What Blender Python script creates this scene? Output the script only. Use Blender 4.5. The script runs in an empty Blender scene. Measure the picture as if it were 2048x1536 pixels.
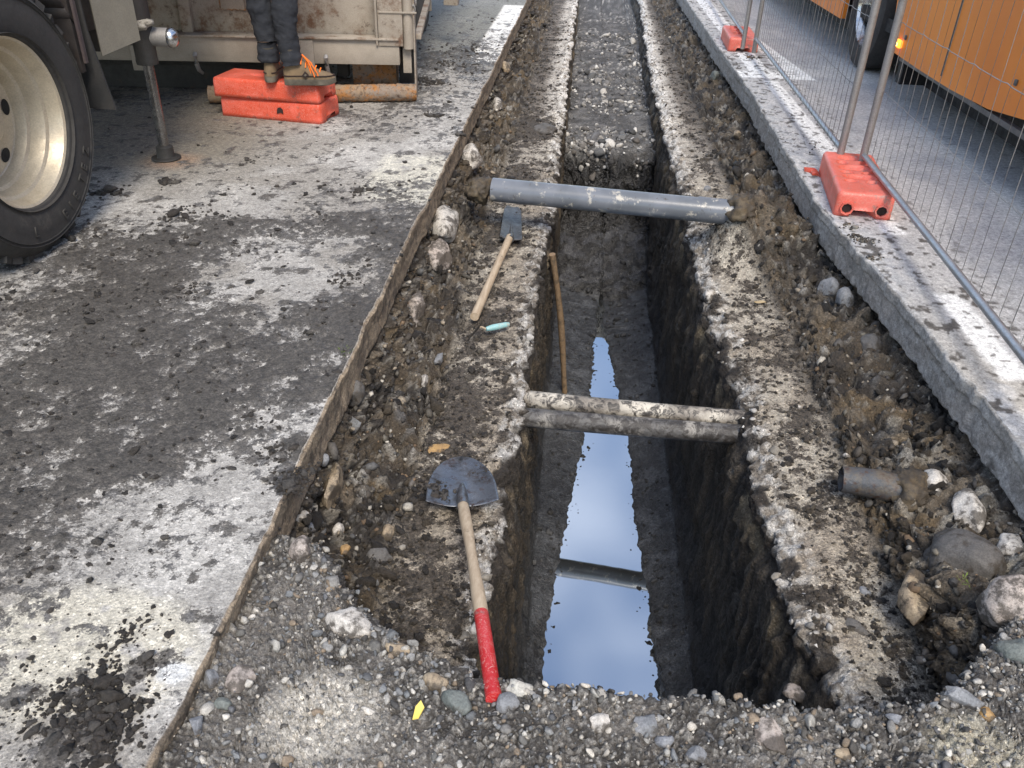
import bpy, bmesh, math, random
import numpy as np
from mathutils import Vector, Matrix
R_ = math.radians
random.seed(7); rng = np.random.default_rng(11)
SC = bpy.context.scene; COL = SC.collection

# ---------------------------------------------------------------- camera
XA = np.array([0.9961427668982465, 0.0672776160650232, -0.05633214298171793])
YA = np.array([0.08350127990380454, -0.5295203115851019, 0.8441775736616337])
ZA = np.array([0.026965240787574434, -0.8456251900194458, -0.5330955953615113])
H = 1.5
RM = np.array([XA, YA, ZA])            # world <- camera (x right, y down, z forward)
cd = bpy.data.cameras.new('camera'); cam = bpy.data.objects.new('camera', cd); COL.objects.link(cam)
cd.sensor_fit = 'HORIZONTAL'; cd.sensor_width = 36.0; cd.lens = 36.0*1658/2048
cd.clip_start = 0.05; cd.clip_end = 500
m = Matrix(((RM[0,0], -RM[0,1], -RM[0,2], 0), (RM[1,0], -RM[1,1], -RM[1,2], 0), (RM[2,0], -RM[2,1], -RM[2,2], H), (0,0,0,1)))
cam.matrix_world = m; SC.camera = cam
def _ray(px, py): return RM @ np.array([px-1024.0, py-768.0, 1658.0])
def at(px, py, z=0.0):
    r = _ray(px, py); t = (z-H)/r[2]; return Vector((r[0]*t, r[1]*t, z))
def aty(px, py, y):
    r = _ray(px, py); t = y/r[1]; return Vector((r[0]*t, y, H+r[2]*t))
def atx(px, py, x):
    r = _ray(px, py); t = x/r[0]; return Vector((x, r[1]*t, H+r[2]*t))

# ---------------------------------------------------------------- world, sun
SUN_EL, SUN_AZ = 52, 165         # azimuth measured from +Y clockwise towards +X
W = bpy.data.worlds.new("World"); SC.world = W; W.use_nodes = True
nt = W.node_tree; nt.nodes.clear()
out = nt.nodes.new('ShaderNodeOutputWorld'); bg = nt.nodes.new('ShaderNodeBackground')
sky = nt.nodes.new('ShaderNodeTexSky'); sky.sky_type = 'NISHITA'; sky.sun_disc = False
sky.sun_elevation = R_(SUN_EL); sky.sun_rotation = R_(SUN_AZ); sky.air_density = 1.0; sky.dust_density = .5
tc = nt.nodes.new('ShaderNodeTexCoord'); cn = nt.nodes.new('ShaderNodeTexNoise')
cn.inputs['Scale'].default_value = 2.2; cn.inputs['Detail'].default_value = 3; cn.inputs['Roughness'].default_value = .58
cr = nt.nodes.new('ShaderNodeValToRGB'); cr.color_ramp.elements[0].position = .44; cr.color_ramp.elements[1].position = .68
cr.color_ramp.elements[0].color = (.02,.02,.02,1); cr.color_ramp.elements[1].color = (.62,.62,.62,1)
mx = nt.nodes.new('ShaderNodeMix'); mx.data_type = 'RGBA'
mx.inputs['B'].default_value = (6.6, 6.8, 7.4, 1)
nt.links.new(tc.outputs['Generated'], cn.inputs['Vector']); nt.links.new(cn.outputs['Fac'], cr.inputs['Fac'])
nt.links.new(cr.outputs['Color'], mx.inputs['Factor']); nt.links.new(sky.outputs['Color'], mx.inputs['A'])
nt.links.new(mx.outputs['Result'], bg.inputs['Color']); bg.inputs['Strength'].default_value = 0.15
nt.links.new(bg.outputs[0], out.inputs[0])
sl = bpy.data.lights.new('sun', 'SUN'); sl.energy = 2.35; sl.angle = R_(24); sl.color = (1, .915, .79)
so = bpy.data.objects.new('sun', sl); COL.objects.link(so)
sd = Vector((math.sin(R_(SUN_AZ))*math.cos(R_(SUN_EL)), math.cos(R_(SUN_AZ))*math.cos(R_(SUN_EL)), math.sin(R_(SUN_EL))))
so.rotation_euler = sd.to_track_quat('Z', 'Y').to_euler(); so.location = (0,0,8)
SC.view_settings.view_transform = 'Standard'; SC.view_settings.look = 'None'
SC.view_settings.exposure = 0.8; SC.view_settings.gamma = 1; SC.view_settings.use_curve_mapping = False

# ---------------------------------------------------------------- noise
def _h(ix, iy, iz, s=0):
    h = (ix.astype(np.int64)*374761393 + iy.astype(np.int64)*668265263 + iz.astype(np.int64)*2147483647 + s*974634777) & 0xffffffff
    h = ((h ^ (h >> 13))*1274126177) & 0xffffffff
    h = ((h ^ (h >> 16))*2246822519) & 0xffffffff
    return ((h ^ (h >> 15)) & 0xffffff)/float(0xffffff)
def vnoise(x, y, z, s=0):
    x0, y0, z0 = np.floor(x), np.floor(y), np.floor(z)
    fx, fy, fz = x-x0, y-y0, z-z0
    fx, fy, fz = [f*f*(3-2*f) for f in (fx, fy, fz)]
    r = 0
    for dx in (0,1):
        wx = fx if dx else 1-fx
        for dy in (0,1):
            wy = fy if dy else 1-fy
            for dz in (0,1):
                wz = fz if dz else 1-fz
                r = r + wx*wy*wz*_h(x0+dx, y0+dy, z0+dz, s)
    return r
def fbm(P, sc, oc=4, s=0, g=.5):
    x, y, z = P[...,0]*sc+31.7, P[...,1]*sc+17.3, P[...,2]*sc+57.1
    a, t, n = 1., 0., 0.
    for i in range(oc):
        t = t + a*vnoise(x, y, z, s+i); n += a; a *= g
        x, y, z = x*2.03+5, y*2.03+3, z*2.03+7
    return t/n
def worley(P, sc, s=0):
    x, y, z = P[...,0]*sc+91.7, P[...,1]*sc+27.3, P[...,2]*sc+77.1
    x0, y0, z0 = np.floor(x), np.floor(y), np.floor(z)
    f1 = np.full(x.shape, 9.); f2 = np.full(x.shape, 9.); idn = np.zeros(x.shape)
    for dx in (-1,0,1):
        for dy in (-1,0,1):
            for dz in (-1,0,1):
                cx, cy, cz = x0+dx, y0+dy, z0+dz
                d = (cx+_h(cx,cy,cz,s+1)-x)**2+(cy+_h(cx,cy,cz,s+2)-y)**2+(cz+_h(cx,cy,cz,s+3)-z)**2
                n = d < f1
                f2 = np.where(n, f1, np.minimum(f2, d)); f1 = np.where(n, d, f1)
                idn = np.where(n, _h(cx,cy,cz,s+4), idn)
    return np.sqrt(f1), np.sqrt(f2), idn
def ss(a, b, x): t = np.clip((x-a)/(b-a), 0, 1); return t*t*(3-2*t)
def lerp(a, b, t):
    t = np.asarray(t)
    if t.ndim: t = t[..., None]
    return np.asarray(a)*(1-t)+np.asarray(b)*t

# ---------------------------------------------------------------- object helpers
def link(name, me, mat=None, parent=None, smooth=True):
    o = bpy.data.objects.new(name, me); COL.objects.link(o)
    if mat: me.materials.append(mat)
    if smooth: me.polygons.foreach_set('use_smooth', np.ones(len(me.polygons), dtype=bool))
    if parent: o.parent = parent
    return o
def tag(o, label=None, cat=None, group=None, kind=None):
    if label: o['label'] = label
    if cat: o['category'] = cat
    if group: o['group'] = group
    if kind: o['kind'] = kind
    return o
def thing(name, label, cat, loc=(0,0,0), rz=0, group=None):
    o = bpy.data.objects.new(name, None); COL.objects.link(o); o.empty_display_size = .1
    o.location = loc; o.rotation_euler = (0,0,rz); return tag(o, label, cat, group)
def mesh_np(name, V, F, col=None, wet=None, col2=None, mask=None):
    me = bpy.data.meshes.new(name); V = np.asarray(V, dtype=np.float32).reshape(-1,3); F = np.asarray(F, dtype=np.int32)
    me.vertices.add(len(V)); me.vertices.foreach_set('co', V.ravel())
    k = F.shape[1]; me.loops.add(F.size); me.loops.foreach_set('vertex_index', F.ravel())
    me.polygons.add(len(F)); me.polygons.foreach_set('loop_start', np.arange(0, F.size, k, dtype=np.int32))
    me.polygons.foreach_set('loop_total', np.full(len(F), k, dtype=np.int32))
    if col is not None:
        a = me.color_attributes.new('Col', 'FLOAT_COLOR', 'POINT')
        c = np.ones((len(V),4), dtype=np.float32); c[:,:3] = np.asarray(col).reshape(-1,3); a.data.foreach_set('color', c.ravel())
    if col2 is not None:
        a = me.color_attributes.new('Col2', 'FLOAT_COLOR', 'POINT')
        c = np.ones((len(V),4), dtype=np.float32); c[:,:3] = np.asarray(col2).reshape(-1,3); a.data.foreach_set('color', c.ravel())
        a = me.attributes.new('mask', 'FLOAT', 'POINT'); a.data.foreach_set('value', np.asarray(mask, dtype=np.float32).ravel())
    if wet is not None:
        a = me.attributes.new('wet', 'FLOAT', 'POINT'); a.data.foreach_set('value', np.asarray(wet, dtype=np.float32).ravel())
    me.update(calc_edges=True); me.validate(); return me
def grid_faces(r, c):
    i = np.arange(r*c).reshape(r, c)
    return np.stack([i[:-1,:-1], i[:-1,1:], i[1:,1:], i[1:,:-1]], -1).reshape(-1,4)
def normals(P):
    du = np.gradient(P, axis=1); dv = np.gradient(P, axis=0)
    n = np.cross(du, dv); n /= np.linalg.norm(n, axis=-1, keepdims=True)+1e-12
    return n
class MB:
    def __init__(s): s.bm = bmesh.new()
    def box(s, c, d, rot=None, bev=0.0):
        r = bmesh.ops.create_cube(s.bm, size=1); vs = r['verts']
        M = Matrix.Translation(Vector(c)) @ (rot.to_4x4() if rot else Matrix()) @ Matrix.Diagonal((*d,1))
        bmesh.ops.transform(s.bm, matrix=M, verts=vs)
        if bev:
            es = list({e for v in vs for e in v.link_edges})
            bmesh.ops.bevel(s.bm, geom=es, offset=bev, segments=2, affect='EDGES', profile=.5)
        return s
    def tube(s, a, b, r, r2=None, n=20, caps=True):
        a, b = Vector(a), Vector(b); r2 = r if r2 is None else r2
        q = (b-a).to_track_quat('Z','Y'); rings = []
        for p, rr in ((a, r), (b, r2)):
            rings.append([s.bm.verts.new(p+q@Vector((rr*math.cos(2*math.pi*i/n), rr*math.sin(2*math.pi*i/n), 0))) for i in range(n)])
        for i in range(n): s.bm.faces.new((rings[0][i], rings[0][(i+1)%n], rings[1][(i+1)%n], rings[1][i]))
        if caps:
            s.bm.faces.new(rings[0][::-1]); s.bm.faces.new(rings[1])
        return s
    def path(s, pts, rad, n=10, caps=True, flat=1.0):
        pts = [Vector(p) for p in pts]; rad = rad if hasattr(rad,'__len__') else [rad]*len(pts); rings = []
        up = Vector((0,0,1))
        for i, p in enumerate(pts):
            t = (pts[min(i+1,len(pts)-1)]-pts[max(i-1,0)]).normalized()
            u = t.cross(up); u = u.normalized() if u.length > 1e-4 else Vector((1,0,0)); w = u.cross(t)
            rings.append([s.bm.verts.new(p+u*rad[i]*math.cos(2*math.pi*k/n)+w*rad[i]*flat*math.sin(2*math.pi*k/n)) for k in range(n)])
        for j in range(len(pts)-1):
            for k in range(n): s.bm.faces.new((rings[j][k], rings[j][(k+1)%n], rings[j+1][(k+1)%n], rings[j+1][k]))
        if caps: s.bm.faces.new(rings[0][::-1]); s.bm.faces.new(rings[-1])
        return s
    def lathe(s, prof, n=48, M=Matrix(), close=False):
        rings = [[s.bm.verts.new(M@Vector((r*math.cos(2*math.pi*k/n), r*math.sin(2*math.pi*k/n), z))) for k in range(n)] for r, z in prof]
        idx = range(len(rings)) if close else range(len(rings)-1)
        for j in idx:
            a, b = rings[j], rings[(j+1)%len(rings)]
            for k in range(n): s.bm.faces.new((a[k], a[(k+1)%n], b[(k+1)%n], b[k]))
        return s
    def poly(s, pts, th, axis=Vector((0,0,1))):
        a = [s.bm.verts.new(Vector(p)) for p in pts]; b = [s.bm.verts.new(Vector(p)+axis*th) for p in pts]; n = len(pts)
        s.bm.faces.new(a[::-1]); s.bm.faces.new(b)
        for i in range(n): s.bm.faces.new((a[i], a[(i+1)%n], b[(i+1)%n], b[i]))
        return s
    def build(s, name, mat, parent=None, smooth=True, angle=35, jitter=0):
        bmesh.ops.recalc_face_normals(s.bm, faces=s.bm.faces)
        if jitter:
            for v in s.bm.verts: v.co += Vector((random.uniform(-1,1), random.uniform(-1,1), random.uniform(-1,1)))*jitter
        me = bpy.data.meshes.new(name); s.bm.to_mesh(me); s.bm.free()
        o = link(name, me, mat, parent, smooth)
        if smooth:
            try: me.set_sharp_from_angle(angle=R_(angle))
            except Exception: pass
        return o

# ---------------------------------------------------------------- materials
def newmat(name):
    M = bpy.data.materials.new(name); M.use_nodes = True; t = M.node_tree
    return M, t, t.nodes['Principled BSDF']
def N(t, typ, **kw):
    n = t.nodes.new(typ)
    for k, v in kw.items():
        if k in n.inputs: n.inputs[k].default_value = v
        else: setattr(n, k, v)
    return n
def ramp(t, src, stops):
    r = t.nodes.new('ShaderNodeValToRGB'); e = r.color_ramp.elements
    while len(e) < len(stops): e.new(.5)
    for i, (p, c) in enumerate(stops):
        e[i].position = p; e[i].color = (*c, 1) if hasattr(c,'__len__') else (c,c,c,1)
    t.links.new(src, r.inputs['Fac']); return r.outputs['Color']
def mixc(t, a, b, f, mode='MIX'):
    n = t.nodes.new('ShaderNodeMix'); n.data_type = 'RGBA'; n.blend_type = mode
    for k, v in (('A',a),('B',b)):
        if hasattr(v,'is_linked') or hasattr(v,'links'): t.links.new(v, n.inputs[k])
        else: n.inputs[k].default_value = (*v,1)
    if hasattr(f,'links'): t.links.new(f, n.inputs['Factor'])
    else: n.inputs['Factor'].default_value = f
    return n.outputs['Result']
def noise(t, sc, det=6, ro=.6, vec=None, dist=0):
    n = N(t, 'ShaderNodeTexNoise', Scale=sc, Detail=det, Roughness=ro, Distortion=dist)
    if vec is None:
        g = t.nodes.new('ShaderNodeTexCoord'); vec = g.outputs['Object']
    t.links.new(vec, n.inputs['Vector']); return n.outputs['Fac']
def voro(t, sc, feat='F1', outp='Distance', vec=None):
    n = N(t, 'ShaderNodeTexVoronoi', Scale=sc); n.feature = feat
    if vec is None:
        g = t.nodes.new('ShaderNodeTexCoord'); vec = g.outputs['Object']
    t.links.new(vec, n.inputs['Vector']); return n.outputs[outp]
def bump(t, b, h, st=.5, d=.01, prev=None):
    n = N(t, 'ShaderNodeBump', Strength=st, Distance=d); t.links.new(h, n.inputs['Height'])
    if prev is not None: t.links.new(prev, n.inputs['Normal'])
    if b is not None: t.links.new(n.outputs['Normal'], b.inputs['Normal'])
    return n.outputs['Normal']
def attr(t, name, o='Color'):
    n = t.nodes.new('ShaderNodeAttribute'); n.attribute_name = name; return n.outputs[o]
def ground_mat(name, grit=260, contrast=(.55,1.5), bd=.004, big=60, sparkle=.5, two=0):
    """colour from the 'Col' attribute, broken up by grit; roughness from 'wet'"""
    M, t, b = newmat(name)
    c = attr(t, 'Col')
    if two:
        ma = N(t, 'ShaderNodeMath', operation='MULTIPLY_ADD'); t.links.new(noise(t, two, 9, .72), ma.inputs[0]); ma.inputs[1].default_value = 1.0
        t.links.new(attr(t, 'mask', 'Fac'), ma.inputs[2])
        mb = N(t, 'ShaderNodeMath', operation='MULTIPLY_ADD'); t.links.new(noise(t, two*4.5, 5, .7), mb.inputs[0]); mb.inputs[1].default_value = .62
        t.links.new(ma.outputs[0], mb.inputs[2])
        mf = ramp(t, mb.outputs[0], [(.765, 0), (.86, .94)])
        k2 = mixc(t, attr(t, 'Col2'), ramp(t, noise(t, two*2.2, 9, .82), [(.38, .25), (.46, .8), (.54, 1.1), (.66, 2.2)]), 1., 'MULTIPLY'); c = mixc(t, c, k2, mf)
    g1 = ramp(t, noise(t, grit, 4, .75), [(.3, contrast[0]), (.7, contrast[1])])
    c = mixc(t, c, g1, 1., 'MULTIPLY')
    v = voro(t, grit*.55, 'F1', 'Color')
    sep = t.nodes.new('ShaderNodeSeparateColor'); t.links.new(v, sep.inputs[0])
    g2 = ramp(t, sep.outputs[0], [(.0, .72), (.55, 1.), (.86, 1.05), (.95, 1.+sparkle), (1., 1.+2*sparkle)])
    c = mixc(t, c, g2, 1., 'MULTIPLY')
    g3 = ramp(t, noise(t, big, 5, .65), [(.3, .66), (.7, 1.36)])
    c = mixc(t, c, g3, 1., 'MULTIPLY')
    t.links.new(c, b.inputs['Base Color'])
    w = attr(t, 'wet', 'Fac')
    mr = N(t, 'ShaderNodeMapRange'); t.links.new(w, mr.inputs['Value']); mr.inputs['To Min'].default_value = .92; mr.inputs['To Max'].default_value = .22
    ad = N(t, 'ShaderNodeMath', operation='ADD'); t.links.new(mr.outputs[0], ad.inputs[0])
    nm = N(t, 'ShaderNodeMath', operation='MULTIPLY_ADD'); t.links.new(noise(t, 90, 4, .6), nm.inputs[0]); nm.inputs[1].default_value = .5; nm.inputs[2].default_value = -.25
    t.links.new(nm.outputs[0], ad.inputs[1]); ad.use_clamp = True
    t.links.new(ad.outputs[0], b.inputs['Roughness'])
    b1 = bump(t, None, noise(t, grit*.6, 5, .7), .9, bd)
    bump(t, b, voro(t, grit*.4), .5, bd*.8, b1)
    return M
M_TRENCH = ground_mat('soil_and_stone', 230, (.38, 1.6), .010, 60, .35, two=38)
M_ROAD = ground_mat('asphalt', 330, (.70, 1.30), .005, 40, .25, two=34)
M_ROADR = ground_mat('asphalt_bare', 330, (.78, 1.22), .0015, 40, .15)
M_GRAVG = ground_mat('gravel_ground', 260, (.4, 1.6), .009, 60, .35)
def stone_mat(name, rough=.75):
    M, t, b = newmat(name); c = attr(t, 'Col')
    c = mixc(t, c, ramp(t, noise(t, 90, 6, .65), [(.3, .62), (.7, 1.3)]), 1., 'MULTIPLY')
    c = mixc(t, c, ramp(t, noise(t, 420, 3, .7), [(.35, .75), (.65, 1.2)]), 1., 'MULTIPLY')
    t.links.new(c, b.inputs['Base Color']); b.inputs['Roughness'].default_value = rough
    bump(t, b, noise(t, 160, 5, .7), .6, .003); return M
M_STONE = stone_mat('stones'); M_MUD = stone_mat('mud', .5)
_t = M_MUD.node_tree; bump(_t, _t.nodes['Principled BSDF'], noise(_t, 75, 8, .78), 1., .014)
def boulder_mat(name, c1, c2, dirt=(.05,.04,.03), vein=(.7,.68,.64), dl=.5):
    M, t, b = newmat(name)
    c = mixc(t, c1, c2, ramp(t, noise(t, 9, 5, .6, dist=1.5), [(.35,0),(.65,1)]))
    c = mixc(t, c, dirt, ramp(t, noise(t, 13, 9, .75), [(dl-.10,0),(dl-.03,.85)]))
    c = mixc(t, c, ramp(t, noise(t, 200, 4, .7), [(.35,.7),(.65,1.25)]), 1., 'MULTIPLY')
    t.links.new(c, b.inputs['Base Color']); b.inputs['Roughness'].default_value = .7
    bump(t, b, noise(t, 60, 6, .7), .6, .006); return M
def metal_mat(name, col, dark, rust=None, rough=.5, metallic=.0, rs=6, rl=.55, grime=.0, bd=.002):
    M, t, b = newmat(name)
    c = mixc(t, col, dark, ramp(t, noise(t, 5, 7, .7), [(.4,0),(.75,1)]))
    if rust:
        c = mixc(t, c, rust, ramp(t, noise(t, rs, 8, .75), [(rl,0),(rl+.12,.95)]))
        c = mixc(t, c, (.07,.035,.02), ramp(t, noise(t, rs*2.7, 8, .75), [(rl+.04,0),(rl+.16,.9)]))
    c = mixc(t, c, ramp(t, noise(t, 150, 5, .7), [(.3,.8),(.7,1.12)]), 1., 'MULTIPLY')
    t.links.new(c, b.inputs['Base Color']); b.inputs['Metallic'].default_value = metallic
    t.links.new(ramp(t, noise(t, 25, 5, .6), [(.3,rough-.1),(.7,min(1,rough+.2))]), b.inputs['Roughness'])
    bump(t, b, noise(t, 70, 6, .7), .4, bd); return M
M_SKIP = metal_mat('skip_paint', (.36,.31,.25), (.25,.215,.17), (.13,.06,.03), .6, .0, 3.2, .60)
M_SKIPR = metal_mat('skip_paint_rusty', (.38,.33,.27), (.22,.17,.12), (.15,.07,.035), .65, .0, 5, .515)
M_RUST = metal_mat('rusted_iron', (.24,.19,.15), (.32,.2,.09), (.35,.15,.04), .85, .0, 14, .48, bd=.01)
M_DARKST = metal_mat('dark_steel', (.035,.033,.03), (.06,.055,.05), (.07,.045,.03), .6, .2, 8, .6)
M_CHROME = metal_mat('chrome', (.62,.62,.62), (.4,.4,.4), None, .18, 1.0)
M_GALV = metal_mat('galvanised_steel', (.46,.48,.5), (.33,.34,.36), None, .4, .75)
M_GALVD = metal_mat('dull_tube_steel', (.38,.36,.34), (.28,.26,.24), (.2,.16,.12), .5, .5, 9, .6)
M_WIRE = metal_mat('wire', (.34,.33,.32), (.24,.23,.22), None, .5, .6)
M_RIM = metal_mat('rim_paint', (.60,.52,.39), (.42,.35,.25), (.2,.14,.08), .38, .35, 6, .66)
M_RUBBER = metal_mat('tyre_rubber', (.032,.03,.028), (.055,.05,.045), (.10,.09,.075), .75, 0, 4, .62, bd=.004)
M_BOX = metal_mat('truck_box_paint', (.21,.19,.15), (.16,.145,.115), None, .55)
M_TRUCKD = metal_mat('truck_underframe', (.02,.018,.018), (.045,.035,.03), (.07,.05,.035), .6, 0, 7, .58)
M_FLAP = metal_mat('flap_rubber', (.02,.02,.02), (.045,.04,.035), None, .7)
M_ORANGE, t, b = newmat('bus_orange')
k = mixc(t, (.80,.25,.025), (.70,.20,.02), ramp(t, noise(t, 1.2, 4, .5), [(.4,0),(.65,1)])); k = mixc(t, k, (.3,.12,.04), ramp(t, noise(t, 5, 6, .7), [(.6,0),(.8,.5)]))
t.links.new(k, b.inputs['Base Color']); b.inputs['Roughness'].default_value = .45; bump(t, b, noise(t, 2.5, 3, .5), .06, .01)
M_BUSD = metal_mat('bus_underside', (.008,.008,.009), (.02,.02,.02), None, .7)
M_BUSG = metal_mat('bus_trim', (.1,.1,.1), (.06,.06,.06), None, .4)
def plastic(name, c, dirt, l=.56):
    M, t, b = newmat(name)
    k = mixc(t, c, tuple(min(1,x*1.2+.05) for x in c), ramp(t, noise(t, 7, 4, .6, dist=.6), [(.45,0),(.7,.9)]))
    k = mixc(t, k, dirt, ramp(t, noise(t, 15, 7, .72), [(l,0),(l+.1,.8)]))
    k = mixc(t, k, (.75,.62,.55), ramp(t, noise(t, 22, 3, .5, dist=5), [(.485,0),(.5,.55),(.515,0)]))
    t.links.new(k, b.inputs['Base Color']); b.inputs['Roughness'].default_value = .45
    bump(t, b, noise(t, 14, 4, .5), .35, .003); return M
M_BLOCK = plastic('red_plastic_faded', (.70,.13,.085), (.30,.2,.16), .56)
M_BLOCKD = plastic('red_plastic', (.58,.070,.030), (.10,.07,.055), .575)
M_PVC, t, b = newmat('grey_pvc')
k = mixc(t, (.16,.17,.19), (.125,.135,.15), ramp(t, noise(t, 6, 4, .6), [(.4,0),(.6,1)]))
k = mixc(t, k, (.5,.46,.39), ramp(t, noise(t, 14, 7, .75), [(.57,0),(.62,.8)]))
k = mixc(t, k, (.06,.045,.03), ramp(t, noise(t, 24, 7, .75, dist=1), [(.62,0),(.64,1)]))
t.links.new(k, b.inputs['Base Color']); b.inputs['Roughness'].default_value = .28; bump(t, b, noise(t, 80, 5, .6), .2, .002)
M_WPIPE, t, b = newmat('muddy_white_pipe')
k = mixc(t, (.60,.55,.46), (.20,.175,.145), ramp(t, noise(t, 5, 5, .6), [(.40,0),(.56,1)]))
k = mixc(t, k, (.035,.03,.026), ramp(t, noise(t, 26, 8, .78, dist=.8), [(.48,0),(.55,.95)]))
t.links.new(k, b.inputs['Base Color']); b.inputs['Roughness'].default_value = .4; bump(t, b, noise(t, 60, 7, .7), .8, .006)
M_WPIPED, t, b = newmat('muddy_dark_pipe')
k = mixc(t, (.42,.39,.34), (.1,.095,.09), ramp(t, noise(t, 4, 5, .6), [(.32,0),(.5,1)]))
k = mixc(t, k, (.035,.03,.026), ramp(t, noise(t, 24, 8, .78, dist=.8), [(.45,0),(.53,.95)]))
t.links.new(k, b.inputs['Base Color']); b.inputs['Roughness'].default_value = .38; bump(t, b, noise(t, 60, 7, .7), .9, .006)
def wood(name, c1, c2, dirt=.6):
    M, t, b = newmat(name)
    g = t.nodes.new('ShaderNodeTexCoord'); mp = N(t, 'ShaderNodeMapping'); mp.inputs['Scale'].default_value = (1,.12,1)
    t.links.new(g.outputs['Object'], mp.inputs['Vector'])
    k = mixc(t, c1, c2, ramp(t, noise(t, 90, 6, .65, mp.outputs['Vector']), [(.35,0),(.65,1)]))
    k = mixc(t, k, (.1,.075,.05), ramp(t, noise(t, 22, 7, .7), [(dirt,0),(dirt+.12,.85)]))
    t.links.new(k, b.inputs['Base Color']); b.inputs['Roughness'].default_value = .6; bump(t, b, noise(t, 120, 5, .6, mp.outputs['Vector']), .4, .002); return M
M_WOOD = wood('ash_wood', (.50,.40,.28), (.36,.27,.18)); M_WOODD = wood('dirty_wood', (.28,.19,.11), (.18,.12,.07), .5)
M_REDP = plastic('red_paint', (.46,.014,.016), (.22,.12,.1), .58)
M_BLADE = metal_mat('spade_steel', (.12,.13,.15), (.2,.21,.23), (.055,.045,.038), .3, .65, 11, .51)
M_BLADEM = metal_mat('muddy_spade_steel', (.07,.07,.075), (.03,.028,.025), (.12,.11,.1), .4, .2, 20, .55, bd=.006)
M_TEAL = plastic('teal_handle', (.22,.42,.42), (.4,.33,.24), .5)
def cloth(name, c, c2, bs=.3):
    M, t, b = newmat(name); k = mixc(t, c, c2, ramp(t, noise(t, 12, 6, .65), [(.4,0),(.7,1)]))
    t.links.new(k, b.inputs['Base Color']); b.inputs['Roughness'].default_value = .9; b1 = bump(t, None, noise(t, 700, 2, .5), .3, .001); bump(t, b, noise(t, 18, 4, .55, dist=1), bs, .01, b1); return M
M_TROUS = cloth('trouser_cloth', (.016,.018,.024), (.028,.03,.036), .8); M_SHIRT = cloth('jacket_cloth', (.05,.06,.08), (.04,.05,.06))
M_SUEDE = cloth('boot_suede', (.20,.14,.08), (.11,.078,.048)); M_SOLE = cloth('boot_sole', (.15,.13,.10), (.07,.06,.045))
M_SKIN = cloth('skin', (.5,.32,.24), (.45,.28,.2)); M_LACE = cloth('orange_lace', (.85,.19,.02), (.8,.15,.02)); M_HAIR = cloth('hair', (.04,.03,.02), (.03,.02,.015))
M_DK = cloth('dark_emblem', (.03,.015,.012), (.02,.012,.01))
M_LEAF = cloth('dry_leaf', (.42,.33,.2), (.3,.21,.1)); M_GREEN = cloth('weed_leaf', (.14,.19,.035), (.08,.12,.03)); M_YEL = cloth('yellow_shard', (.75,.55,.1), (.8,.65,.25))
M_AMBER, t, b = newmat('amber_lamp'); b.inputs['Base Color'].default_value = (.8,.15,.02,1); b.inputs['Emission Color'].default_value = (1,.32,.03,1); b.inputs['Emission Strength'].default_value = 1.6
M_AMBERC, t, b = newmat('amber_glow'); b.inputs['Base Color'].default_value = (1,.5,.05,1); b.inputs['Emission Color'].default_value = (1,.6,.08,1); b.inputs['Emission Strength'].default_value = 6
M_GLASS, t, b = newmat('bus_glass'); b.inputs['Base Color'].default_value = (.02,.025,.03,1); b.inputs['Roughness'].default_value = .08
M_WATER, t, b = newmat('puddle_water'); b.inputs['Base Color'].default_value = (.035,.034,.03,1); b.inputs['Roughness'].default_value = .015
b.inputs['IOR'].default_value = 9.0; b.inputs['Specular Tint'].default_value = (.86,.93,1,1); bump(t, b, noise(t, 4, 2, .4), .03, .01)

# ---------------------------------------------------------------- rows shared by all lofts
def yrows(y0, y1, k=.0042, mn=.0065, mx=1.5):
    ys = [y0]
    while ys[-1] < y1: ys.append(ys[-1]+min(mx, max(mn, k*ys[-1] if ys[-1] < 14 else .12*(ys[-1]-13.4))))
    return np.array(ys)
def n1(y, sc, s): z = np.zeros_like(y); return fbm(np.stack([y, z, z], -1), sc, 3, s)-.5
def edgeL(y): return -.738+.012*n1(y, 3, 1)*2+.012*n1(y, 18, 2)
def edgeR(y):
    return np.interp(y, [-3,1.5,2.2,3,4.3,5.5,7,9,12,30], [1.50,1.47,1.445,1.41,1.31,1.33,1.37,1.35,1.34,1.34])+.02*n1(y, 5, 3)+.022*n1(y, 25, 4)
def loft(ys, X, Z, ns):
    cols = []
    for k in range(X.shape[1]-1):
        t = np.arange(ns[k])/ns[k]
        cols.append(np.stack([X[:,k:k+1]*(1-t)+X[:,k+1:k+2]*t, Z[:,k:k+1]*(1-t)+Z[:,k+1:k+2]*t, np.broadcast_to(k+t, (len(ys), ns[k]))], -1))
    cols.append(np.stack([X[:,-1:], Z[:,-1:], np.full((len(ys),1), X.shape[1]-1.)], -1))
    A = np.concatenate(cols, 1)
    P = np.stack([A[...,0], np.broadcast_to(ys[:,None], A.shape[:2]), A[...,1]], -1)
    return P, A[...,2]

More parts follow.
